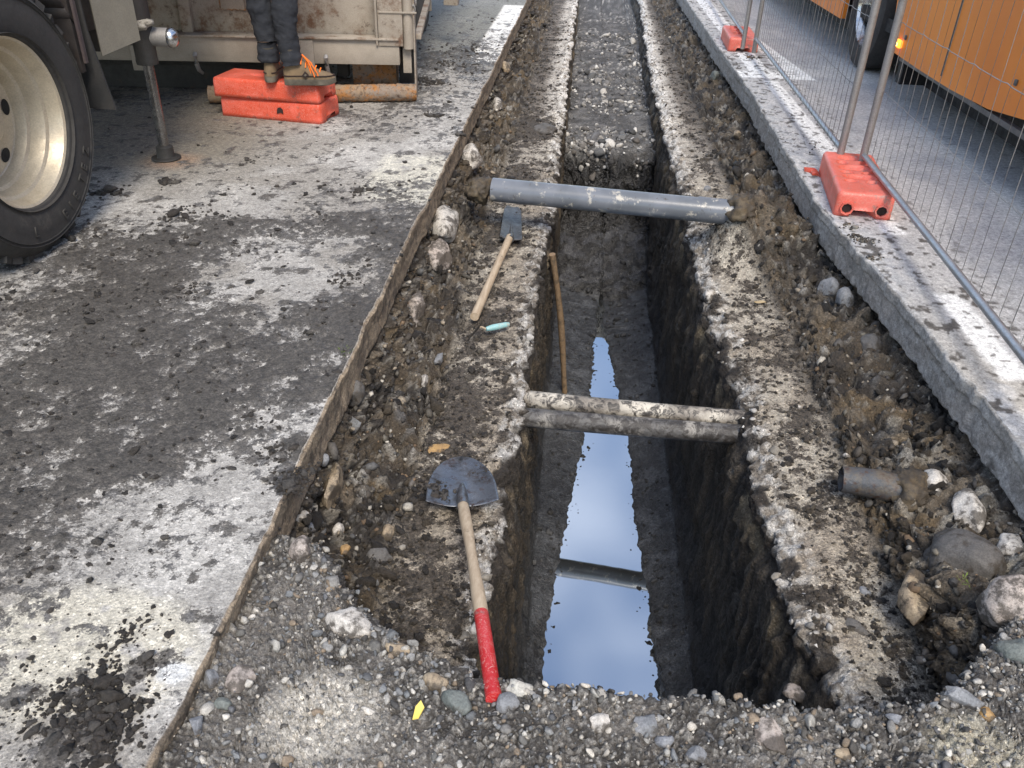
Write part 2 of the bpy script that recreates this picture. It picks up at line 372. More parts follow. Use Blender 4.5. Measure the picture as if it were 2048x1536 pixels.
# ---------------------------------------------------------------- trench
FLOOR_Z = -.56; WZ = -1.5
ys = np.sort(np.concatenate([yrows(.75, 40), np.linspace(6.85, 7.32, 70), np.linspace(5.5,6.3,30)]))
one = np.ones_like(ys)
eL = np.interp(ys, [.5,1.4,2.0,2.3,2.85,3.6,4.3,5.1,6,8,14,40], [-.19,-.19,-.165,-.17,-.135,-.15,-.13,-.11,-.12,-.12,-.12,-.12])
eR = np.interp(ys, [.5,1.2,1.55,1.9,2.25,2.6,2.9,3.5,4.6,5.2,7,9,14,40], [.80,.80,.77,.74,.72,.73,.75,.71,.71,.73,.735,.74,.86,.86])
scL = .06*n1(ys, 7, 11)+.07*n1(ys, 20, 12); scR = .09*n1(ys, 6, 13)+.085*n1(ys, 18, 14)
gL = np.exp(-((ys-4.5)/.16)**2); gR = np.exp(-((ys-4.42)/.25)**2)
near = ss(2.4, 1.5, ys)
blkL = np.exp(-((ys-6.75)/.25)**2)*.05          # dark soil spill on the left ledge
ctrl = [
 (one*-.92, one*-.138, 8),
 (edgeL(ys)-.02, one*-.142, 10),
 (one*-.745+.03*n1(ys,9,21), -.20+.03*n1(ys,9,22)+.03*gL, 16),
 (one*-.665+.08*n1(ys,7,23)+.07*gL, -.31+.04*n1(ys,6,24)+.12*gL, 18),
 (one*-.49+.10*n1(ys,5,25), -.33+.02*n1(ys,8,26)+blkL, 32),
 (eL-.035+scL, -.325+.02*n1(ys,6,27), 6),
 (eL+scL, one*-.345, 10),
 (eL+.022+.3*scL, one*-.47, 44),
 (one*-.10+.02*n1(ys,4,28), one*-1.22, 12),
 (one*-.065+.03*n1(ys,5,29), one*-1.43, 14),
 (np.interp(ys,[2,2.45,3.3,4.1,5.2,5.8,7],[-.02,.0,.065,.155,.22,.255,.29])+.035*n1(ys,6,30)+.03*n1(ys,25,45), one*(WZ+.012), 4),
 (np.interp(ys,[2,2.45,3.3,4.1,5.2,5.8,7],[.0,.025,.09,.18,.24,.27,.295])+.035*n1(ys,6,30)+.03*n1(ys,25,45), one*(WZ-.012), 8),
 (one*.27, one*(WZ-.02), 8),
 (np.interp(ys,[2,2.45,3.3,4.1,5.2,5.8,7],[.55,.52,.455,.445,.345,.30,.30])+.035*n1(ys,6,31)+.03*n1(ys,25,46), one*(WZ-.012), 4),
 (np.interp(ys,[2,2.45,3.3,4.1,5.2,5.8,7],[.575,.545,.48,.47,.365,.315,.305])+.035*n1(ys,6,31)+.03*n1(ys,25,46), one*(WZ+.012), 14),
 (one*.655+.03*n1(ys,5,32), one*-1.43, 12),
 (one*.685+.02*n1(ys,4,33), one*-1.22, 44),
 (eR-.03+.3*scR, one*-.48, 10),
 (eR+scR, one*-.345, 6),
 (eR+.045+scR, -.325+.02*n1(ys,6,34), 24),
 (1.04+.08*n1(ys,4,35)-.17*gR+.02*near, -.315+.03*n1(ys,7,36)+.31*gR-.03*near, 16),
 (1.17+.10*n1(ys,6,37)-.04*near, -.265+.08*n1(ys,6,38)+.26*gR+.09*near, 18),
 (edgeR(ys)+.04+.09*n1(ys,8,39), -.21+.07*n1(ys,8,40)+.05*near, 14),
 (edgeR(ys)+.13, one*-.185, 6),
 (edgeR(ys)+.24, one*-.165, 1),
]
X = np.stack([c[0] for c in ctrl], 1); Z = np.stack([c[1] for c in ctrl], 1); ns = [c[2] for c in ctrl]
fl = np.interp(ys, [0,5.75,6.1,7.0,7.02,7.10,7.14,7.3,12,40], [-9,-9,-1.46,-1.16,-1.02,-.72,-.6,FLOOR_Z,FLOOR_Z,FLOOR_Z])
P, S = loft(ys, X, Z, ns)
ysh = ys[:,None]+.22*(fbm(np.stack([P[...,0],P[...,0]*0,P[...,0]*0],-1),5,4,51)-.5)+.10*(fbm(P*[1,1,0],20,3,52)-.5)
flz = np.interp(ysh, [0,5.75,6.1,7.0,7.02,7.10,7.14,7.3,12,40], [-9,-9,-1.46,-1.16,-1.02,-.72,-.6,FLOOR_Z,FLOOR_Z,FLOOR_Z])+.05*(fbm(P*[1,1,0], 7, 4, 50)-.5)
clamped = (P[...,2] < flz) & (S > 6.2) & (S < 17.9)
P[...,2] = np.where(clamped, flz, P[...,2])
Nn = normals(P); base = P.copy()
zone_slopeL = (ss(1.0,1.6,S)*(1-ss(3.9,4.2,S))); zone_slopeR = ss(19.9,20.3,S)
zone_slope = np.maximum(zone_slopeL, zone_slopeR)
zone_led = np.maximum(ss(3.9,4.2,S)*(1-ss(5.0,5.3,S)), ss(18.8,19,S)*(1-ss(19.7,20.2,S)))
zone_rim = np.maximum(ss(4.75,5.0,S)*(1-ss(6.3,6.8,S)), ss(17.2,17.7,S)*(1-ss(19.05,19.2,S)))
zone_wall = np.maximum(ss(6.3,6.9,S)*(1-ss(8.6,9,S)), ss(15,15.4,S)*(1-ss(17.3,17.7,S)))
zone_mud = ss(8.6,9,S)*(1-ss(15,15.3,S))
f1, f2, idn = worley(base*[1,1,1.1], 17, 100); cob = np.clip((f2-f1)*2.2, 0, 1)*(.3+.9*idn)
f1b, f2b, idb = worley(base, 42, 110); cob2 = np.clip((f2b-f1b)*2.2, 0, 1)*(.3+.9*idb)
f1c, f2c, idc = worley(base, 90, 117); cob3 = np.clip((f2c-f1c)*2.2, 0, 1)*(.3+.9*idc)
lo = fbm(base, 5, 3, 120)-.5; mi = fbm(base, 22, 4, 121)-.5; hi = fbm(base, 70, 3, 122)-.5
strk = fbm(base*[1,1,.16], 26, 5, 123)-.5
farfl = clamped & (ysh > 7.12); farm = farfl.astype(float); slopem = (clamped & ~farfl).astype(float)
rdg = 1-2*abs(fbm(base, 8, 4, 124)-.5)*2.2
cav = ss(.80,.98,rdg)
g1_, g2_, idg = worley(base*[1,1,.8], 8.5, 140); big_ = np.clip((g2_-g1_)*1.8,0,1)*(.2+idg)
drip = fbm(base*[1,1,.3], 14, 4, 141)-.5
disp = zone_slope*(.075*lo+.055*(big_-.3)+.05*drip+.028*(cob-.3)+.022*(cob2-.3)+.035*mi+.012*hi+.010*cob3-.05*cav)
disp += zone_led*(.012*lo+.010*mi+.006*hi+.004*(cob3-.3))
disp += zone_rim*(.05*mi+.008*(cob2-.3)+.004*cob3+.03*hi)
disp += zone_wall*(1-farm)*(.06*lo+.055*strk+.022*mi+.014*hi+.022*(cob-.3)*ss(.5,.62,fbm(base,5,3,143)))
disp += zone_mud*(1-np.maximum(farm,slopem))*(.010*mi+.007*hi)*(1+1.8*ss(4.2,5.2,base[...,1]))
disp += farm*(.022*(cob2-.35)+.02*mi+.01*cob3)+slopem*(.08*mi+.045*hi+.06*lo+.022*(cob2-.3)+.03*(cob-.3))
P = P+Nn*disp[...,None]
# colours
dark = np.array([.036,.029,.023]); brown = np.array([.085,.064,.042]); tan = np.array([.34,.29,.225]); pale = np.array([.72,.69,.64])
grey = np.array([.15,.15,.155]); mudg = np.array([.105,.11,.118]); ochre = np.array([.17,.12,.065]); blk = np.array([.018,.018,.02])
C = np.broadcast_to(dark, P.shape).copy()
a = fbm(base, 3.2, 4, 130); bq = fbm(base, 13, 5, 131, .6); cq = fbm(base, 38, 4, 132, .6)
C = lerp(C, brown, zone_slope*ss(.42,.62,a)); C = lerp(C, ochre, zone_slope*ss(.55,.68,fbm(base,4.5,4,133))*.8)
st_col = lerp(grey, np.array([.34,.30,.24]), ss(.3,.8,idn)); st_col = lerp(st_col, np.array([.55,.52,.47]), ss(.86,.9,idn))
C = lerp(C, st_col*.85, zone_slope*ss(.35,.6,cob)*ss(.45,.6,bq)*.7)
st2 = lerp(np.array([.09,.09,.095]), np.array([.36,.33,.28]), idb)
C = lerp(C, st2, zone_slope*ss(.4,.7,cob2)*ss(.45,.6,cq)*.75)
nrb = ss(2.9,2.0,base[...,1])*ss(20.9,21.3,S)
C = lerp(C, np.array([.46,.43,.37]), nrb*ss(.44,.56,bq)*.8)
C = lerp(C, np.array([.19,.15,.105]), zone_slope*ss(.56,.66,fbm(base*[1,1,.5],10,5,142))*.75)
C2 = np.broadcast_to(dark*.75, P.shape).copy(); MK = -.20+.30*(fbm(base,9,4,138)-.5)-.12*nrb
# ledges: pale concrete haunch, soil spilt from the banks
spill = .5*ss(4.9,4.0,S)*(S<5.5)+.5*ss(19.1,20.0,S)*(S>18.5)
band = np.zeros_like(spill)
yy = base[...,1]
for yc, w_, am, side in ((6.75,.35,.9,0),(5.6,.3,.25,0),(4.6,.2,.5,0),(3.3,.35,.25,0),(2.75,.22,.38,0),(2.35,.12,.25,0),(1.75,.3,.3,0),(1.3,.2,.2,0),(4.45,.3,.15,1),(3.35,.4,.22,1),(2.45,.5,.12,1),(1.7,.3,.12,1),(6,.5,.1,1)):
    band = band+am*np.exp(-((yy-yc)/w_)**2)*((S<5.6) if side == 0 else (S>18.5))
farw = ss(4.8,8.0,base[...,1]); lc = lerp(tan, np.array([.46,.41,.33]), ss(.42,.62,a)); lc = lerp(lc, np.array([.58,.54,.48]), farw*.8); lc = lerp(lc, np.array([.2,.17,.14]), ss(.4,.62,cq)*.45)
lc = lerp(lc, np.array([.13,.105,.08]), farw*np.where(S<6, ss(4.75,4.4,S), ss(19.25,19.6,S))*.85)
dmv = .62*bq+.38*cq+spill*.24+band*.34-.02
dm = ss(.50,.60, dmv); MK = MK*(1-zone_led)+zone_led*(-.415-.05*(S>17)+1.2*(dmv-.10)-.12)
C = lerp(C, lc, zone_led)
rc = lerp(pale*.72, np.array([.22,.19,.155]), ss(.42,.60,cq)); rc = lerp(rc, pale*1.12, farw*.8*ss(.62,.5,cq)); rc = lerp(rc, dark*1.4, ss(.53,.62,bq)*(1-.75*farw)*.9)
rimtop = np.maximum(ss(4.85,5.0,S)*(1-ss(5.95,6.2,S)), ss(17.8,17.95,S)*(1-ss(19.0,19.3,S)))
C = lerp(C, rc, rimtop*.95*ss(.30,.42,fbm(base,6,3,134)+.14*farw))
# channel walls
MK = MK*(1-rimtop)+rimtop*(-.12+.9*(bq-.5)-.22*farw)
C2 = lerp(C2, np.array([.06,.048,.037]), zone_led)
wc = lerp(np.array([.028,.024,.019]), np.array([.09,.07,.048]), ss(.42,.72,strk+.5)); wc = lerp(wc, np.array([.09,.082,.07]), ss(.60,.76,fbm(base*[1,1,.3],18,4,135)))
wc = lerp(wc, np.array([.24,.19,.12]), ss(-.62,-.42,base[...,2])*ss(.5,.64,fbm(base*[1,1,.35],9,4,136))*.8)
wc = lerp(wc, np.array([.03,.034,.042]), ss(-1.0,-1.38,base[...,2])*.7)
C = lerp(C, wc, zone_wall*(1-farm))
mc = lerp(mudg*.62, np.array([.045,.045,.048]), ss(.42,.58,cq)); mc = lerp(mc, np.array([.11,.115,.125]), ss(.5,.66,bq)*.7)
C = lerp(C, mc, zone_mud*(1-farm))
sc_ = lerp(np.array([.028,.026,.024]), np.array([.06,.06,.064]), ss(.45,.6,bq))
sc_ = lerp(sc_, np.array([.018,.016,.014]), ss(6.9,7.0,base[...,1])*.8); C = lerp(C, sc_, slopem)
fc = lerp(np.array([.075,.072,.07]), np.array([.15,.145,.14]), ss(.45,.62,bq)); fc = lerp(fc, np.array([.42,.4,.37]), ss(.55,.75,cob2)*ss(.55,.62,fbm(base,2.5,3,137)+.08*idb))
C = lerp(C, fc, farm)
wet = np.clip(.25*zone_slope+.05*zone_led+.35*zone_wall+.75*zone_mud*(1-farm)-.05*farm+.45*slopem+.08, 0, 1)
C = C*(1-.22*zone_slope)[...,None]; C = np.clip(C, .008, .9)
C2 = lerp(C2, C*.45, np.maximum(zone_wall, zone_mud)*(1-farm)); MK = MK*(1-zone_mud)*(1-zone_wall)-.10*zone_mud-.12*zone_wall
C2 = lerp(C2, np.array([.05,.048,.047]), farm); MK = np.where(farfl, -.12, MK)
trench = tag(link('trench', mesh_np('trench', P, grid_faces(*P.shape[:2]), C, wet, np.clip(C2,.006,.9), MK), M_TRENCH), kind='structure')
TP, TS, TN = P, S, normals(P)
def trench_z(x, y, slo, shi):
    """height of the trench surface near x,y between two profile marks"""
    r = int(np.argmin(abs(ys-y))); mk = (TS[r] >= slo) & (TS[r] <= shi); c = np.where(mk)[0]
    j = c[np.argmin(abs(TP[r, c, 0]-x))]; return float(TP[r, j, 2])

# water in the channel: a sheet that the mud shores cut
wy_ = np.linspace(.9, 6.3, 60); wv = []
for y in wy_: wv += [(-.12, y, WZ), (.72, y, WZ)]
tag(link('water', mesh_np('water', wv, grid_faces(60, 2)), M_WATER), kind='structure')

# ---------------------------------------------------------------- left road
G = """300:200=.1 300=.1 400=.15 500=.2 600=.2 700=.15 800=.1
400:200=.2 300=.15 400=.22 500=.3 600=.4 700=.4 800=.45
450:100=.5 200=.5 300=.55 400=.6 500=.65 600=.6 700=.65 800=.7
500:0=.4 100=.5 200=.75 300=.85 400=.7 500=.45 600=.38 700=.38 800=.85
550:0=.5 100=.7 200=.85 300=.8 400=.6 500=.25 600=.2 700=.25 780=.85
600:0=.6 100=.75 200=.75 300=.95 400=.5 500=.35 600=.6 700=.85
650:0=.6 100=.7 200=.78 300=.6 400=.7 500=.78 600=.8 700=.85
700:0=.65 100=.6 200=.8 300=.85 400=.82 500=.78 600=.85
750:0=.8 100=.85 200=.85 300=.88 400=.82 500=.78 600=.75
800:0=.85 100=.75 200=.85 300=.8 400=.8 500=.75 600=.6
850:0=.88 100=.8 200=.78 300=.8 400=.75 500=.55 600=.3
900:0=.88 100=.85 200=.8 300=.75 400=.6 500=.35 580=.8
950:0=.88 100=.8 200=.75 300=.65 400=.5 500=.3 570=.45
1000:0=.85 100=.75 200=.62 300=.45 400=.3 500=.2
1050:0=.8 100=.7 200=.5 300=.25 400=.2 500=.15
1100:0=.78 100=.72 190=.75 300=.2 400=.2 500=.2
1150:0=.6 100=.65 200=.35 300=.15 400=.15 480=.15
1200:0=.72 100=.5 200=.15 300=.15 400=.15
1250:0=.5 100=.3 200=.1 300=.2 400=.1
1300:0=.2 100=.2 200=.2 300=.25 400=.1
1400:0=.2 100=.35 200=.45 300=.15
1460:0=.2 100=.62 200=.68 300=.2
1530:0=.2 100=.5 200=.6 300=.2
170:870=.35 920=.5 970=.45
120:880=.6 920=.75 970=.6
60:900=.3 960=.3
200:870=.5 950=.4
250:760=.5 850=.35
20:900=.15 1000=.1"""
anc = []
for ln in G.split('\n'):
    py, r = ln.split(':')
    for q in r.split():
        px, v = q.split('='); p = at(float(px), float(py)); anc.append((p.x, p.y, float(v)))
def density(x, y):
    n = np.zeros_like(x); d = np.full_like(x, 1e-9)
    for ax_, ay, v in anc:
        s1 = .035+.028*ay; s2 = .03+.022*ay*ay/2
        w = np.exp(-((x-ax_)/s1)**2*.8-((y-ay)/s2)**2*.8)+1e-7; n += w*v; d += w
    return n/d
ry = np.sort(np.concatenate([[-3,-1,0], yrows(.45, 60)])); o1 = np.ones_like(ry)
eL_ = edgeL(ry)
ctrl = [(o1*-45, o1*0, 6), (o1*-8, o1*0, 14), (o1*-3.4, o1*0, 60), (o1*-2.3, o1*0, 200), (eL_-.008, o1*0, 3), (eL_+.002, o1*-.006, 9), (eL_-.006, o1*-.075, 9), (eL_-.004, -.150+.02*n1(ry,12,63), 3), (eL_-.12, o1*-.152, 1)]
P, S = loft(ry, np.stack([c[0] for c in ctrl],1), np.stack([c[1] for c in ctrl],1), [c[2] for c in ctrl])
x, y = P[...,0], P[...,1]
top = (S <= 4); den = density(np.clip(x,-3.4,-.7), np.clip(y,.6,16))
den = np.where(x < -2.6, den*.6+.15, den)
nA = fbm(P, 6, 5, 200, .62); nB = fbm(P, 28, 4, 201, .6); nC = fbm(P, 75, 3, 202)
mk = .46*nA+.34*nB+.20*nC
T = .70-.42*den
mud = ss(T-.012, T+.028, mk)*top; thick = ss(T+.03, T+.16, mk)*top
spots = ss(.66,.72, fbm(P, 17, 3, 205)+.09*(den-.3))*top*ss(0,.12,den); mud = np.maximum(mud, spots*.9)
mkv = mk-T-.015; mkv = np.where(top, mkv, -1); mkv = np.maximum(mkv, np.where(top, (fbm(P, 17, 3, 205)+.10*(den-.3)-.665)*.9, -1))
P[...,2] += top*(mud*.002+thick*(.003+.010*fbm(P,34,4,203)+.006*(nC-.5)))
side = ss(3.985,4.12,S)*(S<8); P[...,0] += side*(.01*(fbm(P*[1,1,.5],16,5,204)-.5)+.006*(nC-.5))
asp = lerp(np.array([.37,.35,.32]), np.array([.50,.475,.435]), ss(.4,.6,nA)); asp = lerp(asp, np.array([.27,.245,.21]), ss(.47,.60,fbm(P,2.2,4,207))*.6)
dusty = ss(-1.5,-2.3,x)*ss(3.6,4.6,y); asp = lerp(asp, np.array([.185,.16,.12]), dusty*.85)
asp = lerp(asp, np.array([.17,.175,.16]), ss(6.8,8.2,y)*.8)
def rect(x0,x1,y0,y1,e=.015): return ss(x0-e,x0+e,x)*(1-ss(x1-e,x1+e,x))*ss(y0-e,y0+e,y)*(1-ss(y1-e,y1+e,y))
wear = ss(.36,.5,nB*.5+nA*.5)
paint = rect(-1.12,-.6,4.05,4.85,.05)*.75+rect(-.98,-.6,7.6,11.1,.02)
asp = lerp(asp, np.array([.70,.66,.54]), np.clip(paint,0,1)*np.where(y>7, 1, wear)*.85)
asp = lerp(asp, np.array([.78,.77,.74]), rect(-.98,-.6,7.6,11.1,.02)*(.7+.3*wear))
c0 = at(150,1300); cream = ss(.34,.22, np.hypot((x-c0.x)*1.0, (y-c0.y)*1.5))*ss(.3,.42,nB); asp = lerp(asp, np.array([.60,.555,.45]), cream*.8)
c1 = at(345,1345); asp = lerp(asp, np.array([.72,.72,.7]), ss(.05,.03,np.hypot(x-c1.x,(y-c1.y)*1.5))*.9)
mcol = lerp(np.array([.098,.088,.077]), np.array([.052,.045,.038]), thick); mcol = lerp(mcol, np.array([.17,.17,.175]), ss(.5,.62,nB)*(1-thick)*.35)
C = asp
c2 = at(590,960); c2b = ss(.09,.075,np.hypot(x-c2.x,(y-c2.y)*.8)+.05*nC); mcol = lerp(mcol, blk*1.8, c2b*.9); mkv = mkv+.4*c2b*top
orn = at(345,322); C = lerp(C, np.array([.42,.2,.09]), ss(.22,.05,np.hypot(x-orn.x,(y-orn.y)))*.35)
sc1 = lerp(np.array([.30,.235,.165]), np.array([.20,.155,.11]), ss(.4,.6,fbm(P*[1,1,4],9,5,206))); sc1 = lerp(sc1, dark*1.5, ss(.58,.66,nB)*.7)
C = lerp(C, sc1, side)
wet = np.clip(mud*.30+ss(.5,.6,fbm(P,9,3,208))*mud*.25-.0, 0, 1)
tag(link('road', mesh_np('road', P, grid_faces(*P.shape[:2]), C, wet, mcol, 1.6*mkv), M_ROAD), kind='structure')
RP, RD = P, den

# ---------------------------------------------------------------- right road
er = edgeR(ry); jag = .02*n1(ry, 30, 61)+.035*n1(ry, 9, 62)
ctrl = [(er+.26, o1*-.15, 2), (er+.02, -.175+jag, 3), (er+.004, -.165+jag, 16), (er+.006, o1*-.055, 3), (er+.0, o1*-.05, 6), (er+.002, o1*-.006, 3), (er+.012, o1*0, 110), (o1*2.3, o1*0, 60), (o1*4.5, o1*0, 12), (o1*9, o1*0, 6), (o1*45, o1*0, 1)]
P, S = loft(ry, np.stack([c[0] for c in ctrl],1), np.stack([c[1] for c in ctrl],1), [c[2] for c in ctrl])
x, y = P[...,0], P[...,1]; top = S >= 6
nA = fbm(P, 6, 5, 300, .62); nB = fbm(P, 28, 4, 301, .6); nC = fbm(P, 75, 3, 302)
side = 1-ss(5.5,6,S)
P[...,0] += side*(S>1.5)*(.018*(fbm(P*[1,1,.6],14,5,303)-.5)+.008*(nC-.5))
asp = lerp(np.array([.37,.37,.38]), np.array([.46,.455,.45]), ss(.35,.65,nA)); asp = lerp(asp, np.array([.56,.545,.52]), ss(.5,.62,fbm(P*[1,.5,1],3,4,304))*.7)
edge_ = ss(.20,.10, x-edgeR(y)); asp = lerp(asp, lerp(np.array([.42,.42,.42]),np.array([.58,.56,.53]),ss(.4,.6,nB)), edge_*.8)
asp = lerp(asp, np.array([.40,.37,.32]), ss(.52,.6,fbm(P,5,4,308))*ss(3.8,2.6,y)*ss(1.95,1.6,x)*.7)
asp = lerp(asp, np.array([.44,.43,.41]), ss(.45,.6,nB)*ss(2.8,2.0,x)*.25)
crk = abs(fbm(P, 3.5, 5, 305)-.5); asp = lerp(asp, np.array([.09,.09,.09]), ss(.006,.001,crk)*ss(.5,.6,fbm(P,1.2,2,306))*.7)
wear = ss(.30,.44,nB*.6+nA*.4)
pm = rect(1.54,1.66,3.98,7.40,.01)+rect(1.555,1.665,2.62,3.32,.02)+rect(1.30,1.90,7.5,7.75,.01)+rect(1.48,1.66,7.7,12.4,.01)
# the triangle ahead of the give-way bar
tri = ss(-.01,.01,(2.0-(y-7.5)*.085)-x)*ss(-.01,.01,x-(1.36+(y-7.5)*.0))*(y>7.5)*(y<11.0)*ss(-.02,.02,x-(1.74-.0*(y)))+0
pm = np.clip(pm+tri, 0, 1)
asp = lerp(asp, np.array([.83,.83,.81]), pm*(.35+.65*wear))
spots = ss(.645,.70,fbm(P,26,3,307)+.12*ss(.12,.0,abs(y-3.75))*ss(1.6,1.45,x)+.03*edge_+.07*np.exp(-((y-8.3)/.5)**2)); asp = lerp(asp, dark*1.4, spots*top*.85*ss(2.0,1.7,x))
sc1 = lerp(np.array([.38,.36,.335]), np.array([.27,.25,.225]), ss(.4,.62,fbm(P*[1,1,3],12,5,309)))
sc1 = lerp(sc1, np.array([.36,.32,.28]), (S<3.2)*.6*ss(.4,.6,nA)); sc1 = lerp(sc1, dark*1.3, ss(.56,.66,nB)*ss(2.6,1.8,S)*.8)
sc1 = lerp(sc1, np.array([.07,.065,.06]), ss(.25,.0,abs(S-3.5))*ss(.45,.55,nA)*.6)
C = lerp(asp, sc1, side)
tag(link('road', mesh_np('road_right', P, grid_faces(*P.shape[:2]), C, np.full(P.shape[:2], .05)), M_ROADR), kind='structure')

# ---------------------------------------------------------------- near ground (gravel in front of the trench, ends in a crumbling lip)
gx = np.linspace(-.765, 1.62, 460)
lip = np.interp(gx, [-.77,-.70,-.62,-.55,-.47,-.37,-.25,-.14,-.05,.03,.15,.3,.45,.61,.75,.9,1.0,1.08,1.2,1.45,1.62], [1.62,1.60,1.56,1.50,1.40,1.335,1.26,1.20,1.19,1.165,1.18,1.20,1.205,1.215,1.21,1.26,1.34,1.42,1.56,1.72,1.8])
lip = lip+.05*(fbm(np.stack([gx,gx*0,gx*0],-1), 9, 4, 70)-.5)+.035*(fbm(np.stack([gx,gx*0,gx*0],-1), 40, 3, 71)-.5)
tt = np.concatenate([[-3.5,-1.5,-.9], np.linspace(-.75, 0, 190), np.linspace(.006, .05, 12), np.linspace(.06, 1.0, 90)])
Y = np.where(tt[:,None] <= 0, lip[None]+tt[:,None], lip[None]+.02*np.sqrt(np.clip(tt[:,None],0,1)))
zt = -.055+.0*gx[None]+.03*np.exp(-((gx-.0)/.15)**2)[None]+.02*ss(.9,1.5,gx)[None]
zb = np.interp(gx, [-.77,-.5,-.2,-.1,.7,.8,1.1,1.6],[-.22,-.35,-.42,-1.6,-1.6,-.42,-.36,-.25])
Zz = np.where(tt[:,None] <= 0, zt, zt+(zb[None]-zt)*np.clip(tt[:,None],0,1)**1.1)
P = np.stack([np.broadcast_to(gx, Y.shape), Y, Zz], -1); base = P.copy(); Nn = normals(P)
f1, f2, idn = worley(base, 20, 400); cob = np.clip((f2-f1)*2.2,0,1)*(.3+.9*idn)
f1b, f2b, idb = worley(base, 55, 410); cob2 = np.clip((f2b-f1b)*2.2,0,1)*(.3+.9*idb)
f1c, f2c, idc = worley(base, 120, 417); cob3 = np.clip((f2c-f1c)*2.2,0,1)*(.3+.9*idc)
lo = fbm(base,5,3,420)-.5; mi = fbm(base,20,4,421)-.5
wallz = ss(.0,.1,np.broadcast_to(tt[:,None],Y.shape))
P = P+Nn*((.05*lo+.022*mi+.012*cob2+.008*cob3+.022*(cob-.35)*ss(.5,.6,fbm(base,6,3,423)))*(1+wallz*.8))[...,None]
a = fbm(base, 6, 4, 430); bq = fbm(base, 30, 4, 431)
C = lerp(np.array([.06,.053,.046]), np.array([.16,.145,.128]), ss(.42,.62,a))
s3 = lerp(np.array([.07,.07,.073]), np.array([.42,.39,.34]), idb**1.6); C = lerp(C, s3, ss(.3,.6,cob2)*.8*ss(.4,.5,bq))
s4 = lerp(np.array([.05,.05,.052]), np.array([.50,.47,.42]), idc**2); C = lerp(C, s4, ss(.3,.6,cob3)*.6)
c3 = at(640,1440,-.05); conc = ss(.2,.09,np.hypot(base[...,0]-c3.x,(base[...,1]-c3.y)*1.1)+.05*bq); C = lerp(C, np.array([.60,.56,.49]), conc*.8)
c3 = at(1960,1510,-.05); conc = ss(.16,.09,np.hypot(base[...,0]-c3.x,(base[...,1]-c3.y)*1.1)+.05*bq); C = lerp(C, np.array([.48,.44,.34]), conc*.7)
C = lerp(C, dark*1.2, wallz*.7)
tag(link('ground', mesh_np('ground', P, grid_faces(*P.shape[:2]), np.clip(C,.01,.9), np.full(P.shape[:2],.15)), M_GRAVG), kind='structure')
GP, GN = P, normals(P)

# ---------------------------------------------------------------- rocks
def ico(sub):
    b = bmesh.new(); bmesh.ops.create_icosphere(b, subdivisions=sub, radius=1)
    V = np.array([v.co[:] for v in b.verts]); F = np.array([[v.index for v in f.verts] for f in b.faces]); b.free(); return V, F
I1, I2, I3, I4 = ico(1), ico(2), ico(3), ico(4)
def rockshape(I, ang=.5, seed=0, cuts=9, ns=1.6, na=.18):
    r = np.random.default_rng(seed); V = I[0].copy()
    for _ in range(cuts):
        n = r.normal(size=3); n /= np.linalg.norm(n); d = r.uniform(.5, .82)+(1-ang)*.25
        k = V@n; over = np.clip(k-d, 0, None); V = V-np.outer(over, n)
    V = V*(1+na*(fbm(V+seed, ns, 3, seed)-.5)[:,None]*2)
    return V
TPL = [rockshape(I1, 1.1, i, 9, 1.7, .22) for i in range(24)]
TPL2 = [rockshape(I2, 1.15, 40+i, 12, 1.4, .25) for i in range(20)]
CLODS = [rockshape(I2, .3, 80+i, 4, 2.9, .95) for i in range(16)]
PAL = np.array([(.17,.17,.17),(.25,.245,.235),(.09,.09,.093),(.34,.325,.295),(.44,.40,.34),(.46,.43,.38),(.14,.145,.148),(.22,.17,.12),(.065,.062,.06),(.12,.115,.105),(.38,.36,.32),(.17,.175,.178),(.08,.072,.062),(.05,.046,.042),(.2,.19,.175)])
def scatter(name, pts, nor, size, tpls, F, mat, label, cat, pal=PAL, weights=None, embed=.36, flat=(.4,.85), dirt=None):
    n = len(pts); k = len(tpls[0]); V = np.empty((n,k,3)); 
    t = rng.integers(0, len(tpls), n); q = rng.normal(size=(n,3)); T1 = np.cross(nor, q); T1 /= np.linalg.norm(T1,axis=1,keepdims=True)+1e-9
    T2 = np.cross(nor, T1); sx = size*rng.uniform(.8,1.3,n); sy = size*rng.uniform(.6,1.,n); sz = size*rng.uniform(flat[0],flat[1],n)
    tl = rng.normal(scale=.25, size=(n,3)); nn = nor+tl; nn /= np.linalg.norm(nn,axis=1,keepdims=True)
    T1 = T1-nn*(T1*nn).sum(1,keepdims=True); T1 /= np.linalg.norm(T1,axis=1,keepdims=True); T2 = np.cross(nn, T1)
    A = np.stack(tpls)[t]
    V = pts[:,None]+A[...,0:1]*(T1*sx[:,None])[:,None]+A[...,1:2]*(T2*sy[:,None])[:,None]+A[...,2:3]*(nn*sz[:,None])[:,None]+(nor*(sz*(1-2*embed))[:,None])[:,None]
    c = pal[rng.choice(len(pal), n, p=weights)]*rng.uniform(.75,1.25,(n,1))
    if dirt is not None: c = c*dirt[:,None]
    FF = (F[None]+(np.arange(n)*k)[:,None,None]).reshape(-1,3)
    me = mesh_np(name, V, FF, np.clip(np.repeat(c, k, 0),.01,.9))
    o = link(name, me, mat, smooth=(mat is not M_STONE)); tag(o, label, cat, kind='stuff'); return o
def pick(Pg, Ng, prob, n):
    p = prob.ravel(); p = p/p.sum(); i = rng.choice(p.size, n, p=p)
    j = rng.uniform(-.5,.5,(n,3))*.01
    return Pg.reshape(-1,3)[i]+j, Ng.reshape(-1,3)[i], i
def cellarea(Pg):
    du = np.linalg.norm(np.gradient(Pg,axis=1),axis=-1); dv = np.linalg.norm(np.gradient(Pg,axis=0),axis=-1); return du*dv
